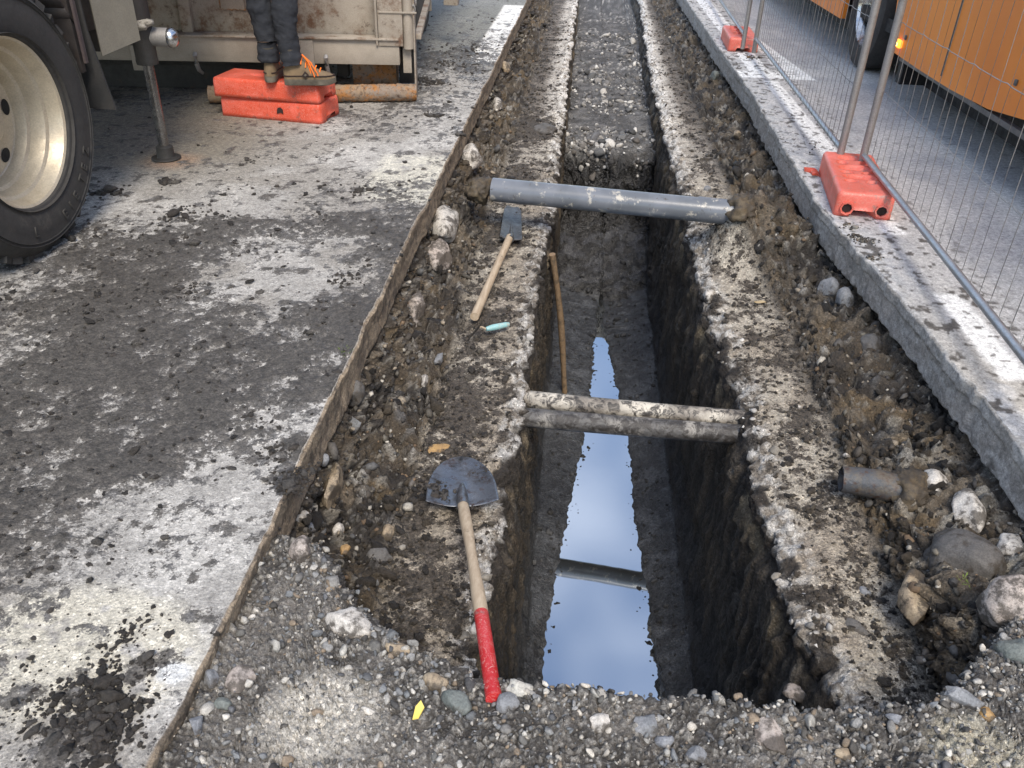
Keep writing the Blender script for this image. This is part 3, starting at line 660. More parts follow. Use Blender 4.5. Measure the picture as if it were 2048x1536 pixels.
NG = GN*np.sign(GN[...,2:3]+1e-9)
c3 = at(640,1440,-.05); vis = (GP[...,1] > .5)*(wallz < .4)*(1-.8*ss(.15,.08,np.hypot(GP[...,0]-c3.x,(GP[...,1]-c3.y)*1.1)))
ca = cellarea(GP)*vis
p, n_, i = pick(GP, NG, ca*(.4+ss(.4,.6,fbm(GP,7,3,500))), 13000)
sz = .0034*np.exp(rng.normal(scale=.6, size=len(p))); scatter('gravel', p, n_, sz, TPL, I1[1], M_STONE, 'fine grey gravel lying in front of the open trench', 'gravel')
p, n_, i = pick(GP, NG, ca, 3000)
sz = np.clip(.0078*np.exp(rng.normal(scale=.38, size=len(p))),.004,.024); scatter('gravel', p, n_, sz, TPL2, I2[1], M_STONE, 'coarse grey stones mixed into the gravel in front of the trench', 'gravel')
lipm = ((tt[:,None] > -.05) & (tt[:,None] < .2))*np.ones_like(Y)
p, n_, i = pick(GP, NG, cellarea(GP)*lipm, 1300)
sz = np.clip(.007*np.exp(rng.normal(scale=.45, size=len(p))),.003,.024); scatter('gravel', p, n_, sz, TPL2, I2[1], M_STONE, 'stones crumbling over the near lip of the trench', 'gravel')
ca = cellarea(TP)*(TP[...,1] < 13)*(TP[...,1] > 1.1); TNf = TN
sidek = (TS < 5)*(ss(1.0,1.5,TS)*(1-ss(3.9,4.3,TS))); 
wt = 1/np.clip(TP[...,1],1,14)**1.3
p, n_, i = pick(TP, TNf, ca*sidek*wt, 3200); yv = p[:,1]
sz = np.clip(.005*np.exp(rng.normal(scale=.65, size=len(p)))*(1+.12*yv),.002,.04)
DP = np.array([(.10,.09,.08),(.14,.125,.10),(.07,.065,.06),(.24,.2,.15),(.09,.088,.086),(.36,.33,.28),(.15,.10,.06),(.045,.04,.036),(.06,.05,.04),(.08,.07,.055)])
scatter('gravel', p, n_, sz, TPL, I1[1], M_STONE, 'soil stones sticking out of the left trench bank', 'gravel', DP)
sidek = ss(19.9,20.4,TS)
p, n_, i = pick(TP, TNf, ca*sidek*wt, 3800); yv = p[:,1]
sz = np.clip(.005*np.exp(rng.normal(scale=.65, size=len(p)))*(1+.12*yv),.002,.04)
scatter('gravel', p, n_, sz, TPL, I1[1], M_STONE, 'soil stones sticking out of the right trench bank', 'gravel', DP)
for sk_, lb_ in (((TS < 5)*(ss(1.0,1.5,TS)*(1-ss(3.9,4.6,TS))), 'left'), (ss(19.6,20.2,TS), 'right')):
    p, n_, i = pick(TP, TNf, ca*sk_*wt*(fbm(TP,6,3,509) > .5), 2400); yv = p[:,1]
    sz = np.clip(.006*np.exp(rng.normal(scale=.6, size=len(p)))*(1+.1*yv),.002,.035)
    scatter('soil_lumps', p, n_, sz, CLODS, I2[1], M_MUD, 'dark brown soil lumps on the '+lb_+' trench bank', 'soil', np.array([(.034,.028,.022),(.05,.04,.03),(.07,.055,.038),(.026,.022,.019)]), embed=.45)
ledk = zone_led*(.15+dm)
p, n_, i = pick(TP, TNf, ca*ledk*wt, 7000); yv = p[:,1]
sz = np.clip(.0035*np.exp(rng.normal(scale=.5, size=len(p)))*(1+.1*yv),.002,.016)
scatter('soil_crumbs', p, n_, sz, CLODS, I2[1], M_MUD, 'dark soil crumbs strewn on both trench ledges', 'soil', np.array([(.05,.042,.034),(.075,.06,.045),(.035,.03,.026),(.1,.085,.065)]))
rimk = rimtop
p, n_, i = pick(TP, TNf, ca*rimk*wt*(fbm(TP,8,3,505)>.54), 420); yv = p[:,1]
sz = np.clip(.0055*np.exp(rng.normal(scale=.6, size=len(p)))*(1+.08*yv),.002,.03)
scatter('concrete_crumbs', p, n_, sz, TPL2, I2[1], M_STONE, 'pale broken concrete crumbs along the ledge edges', 'rubble', np.array([(.40,.38,.35),(.3,.28,.25),(.2,.18,.15),(.5,.48,.45)]), embed=.45)
p, n_, i = pick(TP, TNf, ca*farm*(TP[...,1]>7.1)*(.3+2*ss(.5,.6,fbm(TP,2.2,3,506))), 1500)
sz = np.clip(.013*np.exp(rng.normal(scale=.7, size=len(p))),.005,.07)
scatter('rubble', p, n_, sz, TPL2, I2[1], M_STONE, 'grey and white rubble on the far raised trench floor', 'rubble', np.array([(.12,.12,.12),(.2,.19,.18),(.1,.1,.105),(.36,.34,.31),(.55,.53,.49),(.07,.07,.07),(.14,.13,.12)]), embed=.35)
stepk = ((TP[...,1] > 7.13) & (TP[...,1] < 7.5) & clamped)
p, n_, i = pick(TP, TNf, ca*stepk, 160)
sz = np.clip(.02*np.exp(rng.normal(scale=.5, size=len(p))),.008,.05)
scatter('rubble', p, n_, sz, TPL2, I2[1], M_STONE, 'rubble at the crumbling step across the trench floor', 'rubble', np.array([(.2,.2,.2),(.35,.33,.3),(.12,.12,.12),(.5,.48,.45),(.08,.07,.06),(.1,.09,.08)]), embed=.35)
p, n_, i = pick(TP, TNf, ca*(zone_mud*(1-farm)*(TP[...,2] > WZ+.002)), 1500)
sz = np.clip(.006*np.exp(rng.normal(scale=.5, size=len(p))),.003,.025)
scatter('mud_crumbs', p, n_, sz, CLODS, I2[1], M_MUD, 'wet grey mud crumbs on the trench bottom beside the water', 'mud', np.array([(.05,.05,.052),(.035,.033,.032),(.09,.09,.092)]), embed=.3)
# bits floating in the water
fx = rng.uniform(0,.55,150); fy = rng.uniform(1.9,5.4,150); wL = np.interp(fy,[2.45,3.3,4.1,5.2],[.025,.09,.18,.23]); wR = np.interp(fy,[2.45,3.3,4.1,5.2],[.52,.455,.445,.36])
e_ = rng.exponential(.018,150); fx = np.where(rng.random(150)<.5, wL+e_, wR-e_)
p = np.stack([fx, fy, np.full(150, WZ-.002)],-1); scatter('mud_crumbs', p, np.tile([0,0,1.],(150,1)), .005*np.exp(rng.normal(scale=.5,size=150)), CLODS, I2[1], M_MUD, 'small dark crumbs poking out of the puddle near its shores', 'mud', np.array([(.03,.028,.025)]), flat=(.3,.5))
# mud clods on the left road
RN = np.tile([0,0,1.], (RP.shape[0]*RP.shape[1],1)).reshape(RP.shape); tp_ = (RP[...,2] > -.004)&(RP[...,0] > -3)&(RP[...,1] < 13)
cl = cellarea(RP)*tp_*(ss(.05,.8,RD)*(.25+ss(.48,.62,fbm(RP,7,3,510)))+.05)/np.clip(RP[...,1],1,9)
p, n_, i = pick(RP, RN, cl, 9000); yv = p[:,1]
sz = np.clip(.0036*np.exp(rng.normal(scale=.55,size=len(p)))*(1+.16*yv),.0015,.016)
MP = np.array([(.048,.04,.032),(.06,.05,.042),(.035,.03,.026),(.09,.08,.07)])
scatter('mud_crumbs', p, n_, sz, CLODS, I2[1], M_MUD, 'dark mud crumbs strewn over the left road', 'mud', MP, embed=.25, flat=(.3,.6))
def clump(px, py, sp, n, s0, z=0.0):
    c = at(px, py, z); d = rng.normal(scale=sp, size=(n,2)); s = s0*np.exp(rng.normal(scale=.45,size=n))*np.exp(-(d**2).sum(1)/(2*sp*sp)*.3)
    return np.column_stack([c.x+d[:,0], c.y+d[:,1], np.full(n, z)]), s
cp, cs = [], []
for px, py, sp, n, s0 in ((195,1385,.035,60,.011),(140,1440,.05,70,.009),(230,1440,.045,70,.010),(170,1500,.05,80,.010),(300,1330,.02,16,.008),(250,1270,.02,16,.007),(215,1310,.03,20,.007),(290,1245,.03,14,.006),
                          (340,365,.03,24,.018),(215,385,.05,26,.02),(505,320,.03,14,.012),(380,430,.08,40,.012),(170,480,.1,40,.012),(340,590,.07,90,.010),(690,560,.05,40,.009),(730,380,.06,26,.011),(590,960,.04,160,.006),(560,905,.035,70,.007),(90,1410,.04,40,.007),(60,1330,.03,10,.006),(380,480,.06,40,.011),(870,232,.05,30,.012),(910,130,.12,70,.012),(940,100,.12,50,.012),(860,165,.1,60,.016),(640,440,.08,40,.009),(920,270,.02,14,.016)):
    a_, b_ = clump(px, py, sp, int(n*(2.4 if py > 1200 else 1.3)), s0*(.60 if py > 1200 else .8)); cp.append(a_); cs.append(b_)
cp = np.concatenate(cp); cs = np.concatenate(cs)
scatter('mud_clumps', cp, np.tile([0,0,1.],(len(cp),1)), cs, CLODS, I2[1], M_MUD, 'clustered dark mud clods dropped on the left road', 'mud', MP, embed=.2, flat=(.5,.8))
bl_ = []
for px, py, sp, n, s0 in ((868,975,.02,60,.0055),(880,990,.022,50,.005),(935,1015,.03,20,.004),(965,935,.03,14,.004)):
    a_, b_ = clump(px, py, sp, n, s0, -.272); bl_.append(np.column_stack([a_, b_]))
bl_ = np.concatenate(bl_); scatter('mud_crumbs', bl_[:,:3], np.tile([0,0,1.],(len(bl_),1)), bl_[:,3], CLODS, I2[1], M_MUD, 'dark soil crumbs caught on the big shovel blade', 'mud', MP, embed=.1)
# spill on the right kerb strip
cp, cs = [], []
for px, py, sp, n, s0 in ((1725,480,.035,70,.008),(1745,515,.03,50,.007),(1700,455,.03,40,.008),(1500,115,.06,50,.010),(1490,75,.07,40,.01),(1600,290,.1,30,.007),(1760,900,.05,30,.006)):
    if px == 1760: continue
    a_, b_ = clump(px, py, sp, n, s0); cp.append(a_); cs.append(b_)
cp = np.concatenate(cp); cs = np.concatenate(cs); k_ = cp[:,0] > edgeR(cp[:,1])+.01
scatter('gravel', cp[k_], np.tile([0,0,1.],(k_.sum(),1)), cs[k_], TPL2, I2[1], M_STONE, 'small stones spilt on the right kerb strip by the fence feet', 'gravel', DP, embed=.2)

# named boulders and stones
B_PINK = boulder_mat('boulder_pink', (.44,.37,.32), (.36,.32,.285), dl=.54); B_WHITE = boulder_mat('boulder_white', (.62,.58,.52), (.45,.41,.36), dl=.58)
B_GREY = boulder_mat('boulder_grey', (.24,.24,.245), (.16,.165,.17), dl=.62); B_DARK = boulder_mat('boulder_dark', (.085,.08,.075), (.14,.13,.12), dl=.6)
B_TAN = boulder_mat('boulder_tan', (.36,.29,.2), (.27,.2,.13), dl=.57); B_BLUE = boulder_mat('boulder_blue', (.17,.175,.19), (.25,.255,.265), dl=.66); B_GREEN = boulder_mat('boulder_green', (.115,.13,.12), (.17,.18,.165), dl=.66)
B_OCH = boulder_mat('boulder_ochre', (.42,.26,.1), (.3,.18,.08), dl=.6)
def rock(name, px, py, z, dims, mat, label, cat='stone', rot=(0,0,0), ang=.5, seed=None, cuts=9, pos=None, na=.2):
    seed = seed if seed is not None else int(px)+int(py)
    V = rockshape(I4 if max(dims) > .04 else I3, ang, seed, cuts, 1.5, na)
    V = V*(1+.05*(fbm(V, 5, 4, seed+5)-.5)[:,None]*2)
    me = mesh_np(name, V*np.array(dims), (I4 if max(dims) > .04 else I3)[1])
    if pos is None:
        src = np.concatenate([TPF, GPF]); v_ = src-np.array([0,0,H]); cc = v_@RM
        d2 = (1024+1658*cc[:,0]/cc[:,2]-px)**2+(768+1658*cc[:,1]/cc[:,2]-py)**2
        d2 = np.where(cc[:,2] < .3, 1e9, d2); near_ = np.where(d2 < 36)[0]
        if len(near_):
            j = near_[np.argmin(cc[near_,2])]; rdir = Vector(tuple(v_[j])).normalized(); pos = Vector(tuple(src[j]))+rdir*min(dims)*.12
            pos = Vector((pos.x, pos.y, pos.z-min(dims)*.12))
    o = link(name, me, mat); o.location = pos or at(px, py, z); o.rotation_euler = [R_(a) for a in rot]
    if ang > .7:
        try: me.set_sharp_from_angle(angle=R_(28))
        except Exception: pass
    return tag(o, label, cat)
TPF = TP.reshape(-1,3); GPF = GP.reshape(-1,3)
LR = [ # left bank
 ('boulder',945,315,-.16,(.08,.13,.09),B_WHITE,'pale round boulder under the left road edge, beyond the grey pipe',(0,0,10),.1),
 ('boulder',888,440,-.17,(.075,.21,.095),B_WHITE,'long white boulder bulging from left bank just nearer than the grey pipe end',(0,8,6),.1),
 ('boulder',880,510,-.21,(.075,.13,.085),B_PINK,'pinkish boulder joined below the long white one in the left bank',(10,0,12),.1),
 ('boulder',828,607,-.19,(.06,.125,.09),B_PINK,'pink striped cobble below the cut road edge, left of the short shovel',(15,10,20),.7),
 ('boulder',995,205,-.14,(.045,.14,.06),B_WHITE,'narrow white stone high in the far left bank',(0,0,8),.1),
 ('boulder',1012,130,-.14,(.05,.12,.06),B_TAN,'dusty tan stone farthest up the left bank',(0,0,8),.2),
 ('boulder',715,785,-.18,(.035,.05,.06),B_DARK,'smooth dark stone set under the left slab edge in mid picture',(0,0,10),.4),
 ('stone',712,850,-.19,(.022,.035,.04),B_GREY,'grey angular stone beneath the smooth dark stone of the left bank',(20,30,40),.9),
 ('stone',850,765,-.27,(.018,.05,.04),B_WHITE,'upright white stone slab standing in dark soil of the left bank',(0,20,10),.9),
 ('stone',880,720,-.27,(.02,.05,.03),B_GREY,'grey flat stone above the upright white slab in the left bank',(0,25,-10),.9),
 ('boulder',668,975,-.13,(.035,.085,.07),B_TAN,'brown blocky stone standing proud left of the big spade blade',(0,0,4),.9),
 ('stone',610,1030,-.085,(.03,.022,.018),B_WHITE,'white chip above the slate grey stone on the left bank',(0,0,30),.8),
 ('stone',625,1048,-.085,(.022,.03,.024),B_BLUE,'slate grey stone with white veins on the left bank edge',(10,20,20),.9),
 ('boulder',600,1105,-.10,(.035,.05,.05),B_PINK,'pale mauve stone at the near end of the left road cut',(0,10,10),.8),
 ('stone',675,1060,-.17,(.02,.03,.03),B_WHITE,'cream knobbly stone amid the near left bank',(0,0,0),.4),
 ('stone',775,1060,-.2,(.025,.028,.03),B_TAN,'round tan stone left of the red handled shovel shaft',(0,0,0),.3),
 ('boulder',765,1110,-.21,(.05,.05,.035),B_DARK,'dark flat rock overhanging the soil in the near left bank',(15,20,30),.9),
 ('stone',690,1100,-.16,(.016,.018,.016),B_OCH,'small ochre stone left of the dark flat rock',(0,0,0),.6),
 ('boulder',700,1245,-.065,(.065,.04,.04),B_WHITE,'smooth whitish boulder at the corner of the near gravel',(0,10,-30),.1),
 ('boulder',795,1300,-.06,(.045,.02,.02),B_TAN,'long beige stone on the lip of the near gravel',(0,0,-20),.2),
 ('stone',650,915,-.11,(.02,.025,.02),B_BLUE,'blue grey stone directly below the left slab edge',(20,10,0),.8),
 ('stone',880,895,-.30,(.05,.03,.012),B_OCH,'rusty orange flat stone just beyond the big spade tip',(0,6,15),.9),
 ('boulder',1090,255,-.27,(.1,.09,.05),B_DARK,'black soil lump lying on the left ledge beyond the grey pipe',(0,0,0),.1),
 ('boulder',1925,1120,-.20,(.10,.11,.09),B_DARK,'big brown grey boulder in the near right bank',(0,0,20),.15),
 ('boulder',2030,1205,-.13,(.08,.085,.085),B_PINK,'pale smooth boulder cut by the right picture edge',(0,0,0),.15),
 ('boulder',2035,1300,-.11,(.045,.05,.05),B_GREEN,'dark green stone below the pale smooth right boulder',(0,20,30),.8),
 ('boulder',1830,1190,-.22,(.05,.11,.06),B_TAN,'ochre crumbly rock leaning in the near right bank',(0,0,-14),.5),
 ('boulder',1872,965,-.19,(.05,.06,.05),B_WHITE,'chalky white lump right of the broken pipe stub',(0,0,-10),.6),
 ('boulder',1935,1020,-.17,(.05,.10,.05),B_WHITE,'long chalky lump tucked below the near right slab',(0,0,-14),.7),
 ('boulder',2015,1090,-.14,(.04,.07,.04),B_WHITE,'white crumbly lump nearest below the right slab',(0,0,-14),.7),
 ('boulder',1655,575,-.17,(.045,.06,.055),B_GREY,'upper grey cobble of the pair beneath the right slab',(0,20,30),.3),
 ('boulder',1688,600,-.19,(.04,.05,.06),B_GREY,'lower grey cobble of the pair beneath the right slab',(0,0,10),.2),
 ('boulder',1630,435,-.14,(.045,.07,.07),B_TAN,'brown cobble hanging below the slab by the red fence foot',(0,0,0),.2),
 ('boulder',1745,690,-.20,(.05,.07,.05),B_DARK,'dark boulder in the hollow under the right slab',(0,0,0),.2),
 ('stone',1475,165,-.12,(.035,.07,.06),B_GREY,'flat grey stone jutting out under the far right slab',(0,20,10),.8),
 ('stone',1430,150,-.2,(.04,.05,.05),B_GREEN,'greenish round stone in the far right bank',(0,0,0),.3),
 ('stone',1470,270,-.2,(.03,.04,.035),B_TAN,'tan round stone in the right bank short of the far fence foot',(0,0,0),.3),
 ('stone',1418,375,-.3,(.03,.04,.03),B_GREY,'grey flat stone on the right ledge beyond the pipe',(0,0,0),.7),
 ('boulder',1820,850,-.22,(.028,.04,.025),B_WHITE,'white lump among pebbles below the right slab in mid height',(0,0,0),.4),
 ('stone',1728,1180,-.3,(.02,.02,.014),B_BLUE,'bluish pebble on the near right ledge',(0,0,0),.3),
 ('stone',1705,1250,-.3,(.045,.03,.014),B_DARK,'dark flat clod in the middle of the near right ledge',(0,0,-30),.5),
 ('stone',1600,810,-.3,(.014,.012,.009),B_WHITE,'small white pebble on the right ledge beside the twin pipes',(0,0,0),.5),
 ('stone',1690,912,-.29,(.015,.015,.01),B_WHITE,'small white chip above the broken pipe stub',(0,0,0),.9),
 ('stone',1415,590,-.42,(.03,.04,.04),B_WHITE,'white stones knob on the right channel edge beyond twin pipes',(0,0,0),.4),
 # near gravel
 ('stone',1540,1475,-.04,(.034,.045,.012),B_PINK,'flat pinkish four sided stone in the near gravel',(8,-12,10),1.0),
 ('stone',1690,1508,-.045,(.026,.016,.012),B_TAN,'cream triangular stone at the bottom of the picture',(0,10,20),1.0),
 ('boulder',1925,1400,-.05,(.055,.02,.028),B_GREY,'long grey yellow wedge of rock on the near right lip',(0,14,-18),.9),
 ('stone',1980,1425,-.04,(.019,.017,.014),B_OCH,'small yellow stone against the grey wedge of rock',(0,0,0),.6),
 ('stone',1290,1450,-.04,(.028,.03,.022),B_GREY,'grey faceted stone in the gravel below the water',(0,0,30),.9),
 ('stone',1330,1478,-.04,(.02,.024,.016),B_BLUE,'bluish faceted stone touching the grey faceted stone',(0,0,-30),.9),
 ('stone',1200,1440,-.04,(.026,.022,.018),B_WHITE,'white flecked stone in the near gravel below the water left half',(0,0,10),.8),
 ('stone',1010,1405,-.03,(.033,.027,.024),B_GREY,'round grey stone touching the red shovel handle end',(0,0,0),.5),
 ('stone',910,1400,-.04,(.04,.026,.02),B_GREEN,'greenish grey stone left of the red shovel handle end',(0,0,-25),.6),
 ('stone',870,1365,-.04,(.032,.022,.02),B_TAN,'tan oval stone on the lip left of the shovel handle end',(0,0,-15),.4),
 ('boulder',485,1355,-.045,(.035,.04,.022),B_PINK,'mauve grey rock beside the left road edge at the picture bottom',(0,6,10),.8),
 ('stone',415,1355,-.045,(.02,.024,.018),B_GREY,'grey green rock against the left road edge',(0,0,30),.9),
 ('stone',445,1405,-.045,(.022,.018,.014),B_GREEN,'dark green black rock by the left road edge',(0,0,0),1.0),
 ('stone',395,1450,-.05,(.02,.026,.018),B_BLUE,'slate coloured rock lowest by the left road edge',(0,20,10),1.0),
 ('stone',1390,1505,-.045,(.024,.02,.014),B_GREY,'pale grey stone at the picture bottom in the middle',(0,0,0),.8),
 ('stone',1790,1440,-.045,(.026,.012,.012),B_BLUE,'long lilac grey stone in the right gravel',(0,0,-14),.8),
 ('stone',1595,1385,-.05,(.045,.03,.02),B_PINK,'broad pinkish rock on the lip right of the water',(0,0,0),.6),
]
for r in LR: rock(r[0], r[1], r[2], r[3], r[4], r[5], r[6], r[0], r[7], r[8])
tag(MB().poly([(0,0,0),(.012,.004,0),(.02,.03,.002),(.01,.045,.004),(.001,.03,.002)], .003).build('plastic_shard', M_YEL, None, False), 'bright yellow shard lying in the near gravel', 'shard').location = at(825,1440,-.03)
# broken concrete lump at shovel handle
rock('concrete_lump', 1040, 1372, -.02, (.03,.022,.02), boulder_mat('lump_c', (.5,.48,.42), (.4,.37,.32), dl=.7), 'crusty pale lump on the lip right beside the red shovel handle', 'lump', (0,0,0), .2, na=.5)
# dry leaf on right ledge
lf = []
for i in range(9):
    t_ = i/8; w_ = .012*math.sin(math.pi*t_)**.7+.0006; lf.append((-.03+.06*t_, w_))
b_ = MB(); r0 = None
for xx_, w_ in lf:
    r1 = [b_.bm.verts.new((xx_, k*w_, .006*abs(k)+.004*math.sin(xx_*80))) for k in (-1,0,1)]
    if r0:
        for k in (0,1): b_.bm.faces.new((r0[k], r1[k], r1[k+1], r0[k+1]))
    r0 = r1
lo_ = b_.build('leaf', M_LEAF); lo_.modifiers.new('s','SOLIDIFY').thickness = .0008
p_ = at(1520,603,-.30); lo_.location = (p_.x, p_.y, trench_z(p_.x,p_.y,18.6,20.6)+.01); lo_.rotation_euler = (.1,.1,.1); tag(lo_, 'curled dry leaf lying on the right ledge', 'leaf')
def weed(px, py, z, n, s, label):
    root = MB()
    c = at(px, py, z)
    for i in range(n):
        a_ = random.uniform(0,6.28); l = s*random.uniform(.5,1.2); d = Vector((math.cos(a_), math.sin(a_), random.uniform(.3,1.2))).normalized(); u = d.cross(Vector((0,0,1))).normalized()*l*.14
        o_ = c+Vector((random.gauss(0,s*.4), random.gauss(0,s*.7), 0))
        q = [root.bm.verts.new(o_), root.bm.verts.new(o_+d*l*.5+u), root.bm.verts.new(o_+d*l), root.bm.verts.new(o_+d*l*.5-u)]
        root.bm.faces.new(q)
    return tag(root.build('weed', M_GREEN, None, False), label, 'weed')
weed(690,705,.0,46,.022,'tuft of yellow green moss on the left road edge'); weed(1930,1163,-.10,16,.016,'tiny green weed on the brown grey right boulder')

# ---------------------------------------------------------------- pipes
def pipe(name, a, b, r, mat, label, cat='pipe', th=.005, bend=0):
    a, b = Vector(a), Vector(b); n = 40
    pts = [a.lerp(b, i/n)+Vector((0,0,-bend*math.sin(math.pi*i/n))) for i in range(n+1)]
    m_ = MB(); m_.path(pts, r, 40, caps=False)
    m_.path(pts, r-th, 40, caps=False)
    q = (b-a).to_track_quat('Z','Y')
    o = m_.build(name, mat)
    return tag(o, label, cat)
bp_a, bp_b = at(985,379,-.085), at(1490,428,-.085); dv = (bp_b-bp_a).normalized()
bp = pipe('drain_pipe', bp_a-dv*.0, bp_b+dv*.0, 0.066, M_PVC, 'grey plastic pipe crossing the trench near the top of the picture')
dvb = dv.copy(); j = (bp_b-bp_a).length; cpt = at(1395,418,-.085)
MB().tube(cpt-dv*.004, bp_b, .0685, None, 40, False).build('pipe_socket', M_PVC, bp)
wa, wb = at(1050,797,-.385), at(1490,838,-.385); dv = (wb-wa).normalized()
pipe('cable_duct', wa-dv*.12, wb+dv*.12, .037, M_WPIPE, 'farther of the two muddy ducts crossing the trench, mostly white', th=.004, bend=.006)
wa, wb = at(1050,834,-.405), at(1490,869,-.405); dv = (wb-wa).normalized()
pipe('cable_duct', wa-dv*.12, wb+dv*.12, .040, M_WPIPED, 'nearer of the two muddy ducts crossing the trench, dark toward its right end', th=.004, bend=.004)
M_STUB = metal_mat('stub_clay', (.075,.08,.088), (.04,.042,.045), (.13,.11,.085), .45, 0, 14, .47, bd=.012)
sa = at(1682,958,-.235)
sp = MB(); sp.path([sa, sa+Vector((.06,-.006,.002)), sa+Vector((.12,-.015,.0)), sa+Vector((.2,-.03,-.01))], [.043,.047,.05,.05], 28, caps=False); sp.path([sa, sa+Vector((.06,-.006,.002)), sa+Vector((.2,-.03,-.01))], [.036,.038,.038], 28, caps=False)
tag(sp.build('pipe_stub', M_STUB, None, True, 35, .0015), 'broken dark pipe stub poking out of the near right bank', 'pipe')
B_SOIL = boulder_mat('soil_heap', (.085,.062,.038), (.13,.10,.06), dl=.55)
for c_, dm_, lb in ((sa+Vector((.215,-.03,-.012)), (.07,.085,.07), 'dark soil heap over the buried end of the broken pipe stub'), (bp_b-dvb*.015, (.10,.12,.088), 'brown soil heap burying the right end of the grey pipe'), (bp_a+Vector((-.075,.03,-.02)), (.075,.09,.075), 'brown soil heap against the left end of the grey pipe')):
    V = rockshape(I4, .1, 77, 4, 2.4, .55); V = V*(1+.28*(fbm(V, 5, 5, 9)-.5)[:,None]*2)
    o = link('soil_heap', mesh_np('soil_heap', V*np.array(dm_), I4[1]), B_SOIL); o.location = c_+Vector((0,0,.012)) if 'right' in lb else c_; tag(o, lb, 'soil')
M_CLAY = metal_mat('clay_pipe', (.17,.16,.145), (.11,.1,.09), (.28,.24,.19), .6, 0, 9, .56)
va, vb = atx(1423,690,.72), atx(1420,800,.72)
tag(MB().tube((.765, va.y, va.z), (.765, va.y+.02, va.z-.42), .062, .062, 32).build('clay_pipe', M_CLAY), 'upright grey clay pipe set in the right channel wall beyond the twin ducts', 'pipe')
vc = atx(1412,625,.72)
tag(MB().path([(.70,vc.y,vc.z),(.74,vc.y,vc.z+.0),(.80,vc.y+.01,vc.z+.01)], [.05,.055,.055], 26).build('clay_pipe', M_CLAY, None, True, 35, .002), 'short ribbed clay pipe end above the upright pipe in the right channel wall', 'pipe')

# ---------------------------------------------------------------- tools
def spade(name, tipc, w, l, M, mat, shape='round', dish=.028):
    """blade in local XY, +Y towards the tip, origin at the socket"""
    nu, nv = 33, 33; V = []
    for j in range(nv):
        v = j/(nv-1)
        if shape == 'round': hw = w/2*(math.sqrt(max(0, 1-(max(0,v-.25)/.75)**2.2)) if v > .25 else 1)*(1-.0*v) ; hw *= (.93+.07*(1-v)) 
        else: hw = w/2*(1-.18*v if v < .82 else (1-.18*v)*math.sqrt(max(0,1-((v-.82)/.2)**2*.75)))
        for i in range(nu):
            u = -1+2*i/(nu-1); x_ = u*hw
            z_ = dish*(u*u)*(1-.5*v)-dish*.5*math.sin(v*1.6)*1+.012*math.exp(-(u/.12)**2)*max(0,1-v*1.6)
            V.append(M@Vector((x_, v*l, z_)))
    return V, grid_faces(nv, nu)
# big round shovel on the left ledge
tb = at(925,1018,-.285); tp = at(922,912,-.285); hd = at(988,1398,-.035)
tb.z = -.275
ax = (tp-tb); ax.z = -.012; L_ = ax.length; ay_ = ax.normalized(); axx = Vector((1,.03,-.0)); axx = (axx-ay_*axx.dot(ay_)).normalized(); az_ = axx.cross(ay_)
Mb = Matrix.Translation(tb) @ Matrix((axx, ay_, az_)).transposed().to_4x4()
sh = thing('shovel', 'long shovel with a round dark blade and a red painted handle end', 'shovel', (0,0,0))
V, F = spade('b', None, .235, L_*1.0, Mb, None, 'round')
bl = link('blade', mesh_np('blade', [tuple(v) for v in V], F), M_BLADE, sh); sm = bl.modifiers.new('s','SOLIDIFY'); sm.thickness = .003
s0 = Mb@Vector((0,.10,.012)); s1 = tb+(hd-tb).normalized()*.03+Vector((0,0,.02))
MB().path([s0, Mb@Vector((0,.05,.018)), Mb@Vector((0,.0,.024)), s1], [.008,.017,.0205,.0205], 20).build('socket', M_BLADE, sh)
hdir = (hd-s1); pts = [s1+hdir*t_+Vector((0,0,.02*math.sin(math.pi*t_))) for t_ in np.linspace(-.02,1,26)]
k_ = 17
MB().path(pts[:k_+1], [.017+.002*math.sin(i*.5) for i in range(k_+1)], 22).build('shaft', M_WOOD, sh)
MB().path(pts[k_:], [.0185]*(len(pts)-k_), 22).build('handle_end', M_REDP, sh)
# small spade, farther on the same ledge
q0 = at(1021,487,-.315); q1 = at(1026,412,-.315); h1 = at(949,645,-.315); h1.z = -.285
q0.z = -.29; ax = (q1-q0); L_ = ax.length; ay_ = ax.normalized(); axx = Vector((1,0,-.12)); axx = (axx-ay_*axx.dot(ay_)).normalized(); az_ = axx.cross(ay_)
Mb = Matrix.Translation(q0) @ Matrix((axx, ay_, az_)).transposed().to_4x4()
sh = thing('shovel', 'muddy square bladed shovel with a short bare wooden handle', 'shovel')
V, F = spade('b', None, .125, L_, Mb, None, 'square', .012)
bl = link('blade', mesh_np('blade', [tuple(v) for v in V], F), M_BLADEM, sh); bl.modifiers.new('s','SOLIDIFY').thickness = .005
MB().path([Mb@Vector((0,.12,.01)), Mb@Vector((0,.03,.014)), q0-ay_*.03+Vector((0,0,.012))], [.008,.016,.021], 16).build('socket', M_BLADEM, sh)
st_ = q0+Vector((-.005,0,.012)); MB().path([st_.lerp(h1, t_) for t_ in np.linspace(0,1,14)], [.021,.0205,.02,.0195,.019,.019,.019,.019,.0195,.02,.0205,.021,.0215,.021], 18).build('shaft', M_WOOD, sh)
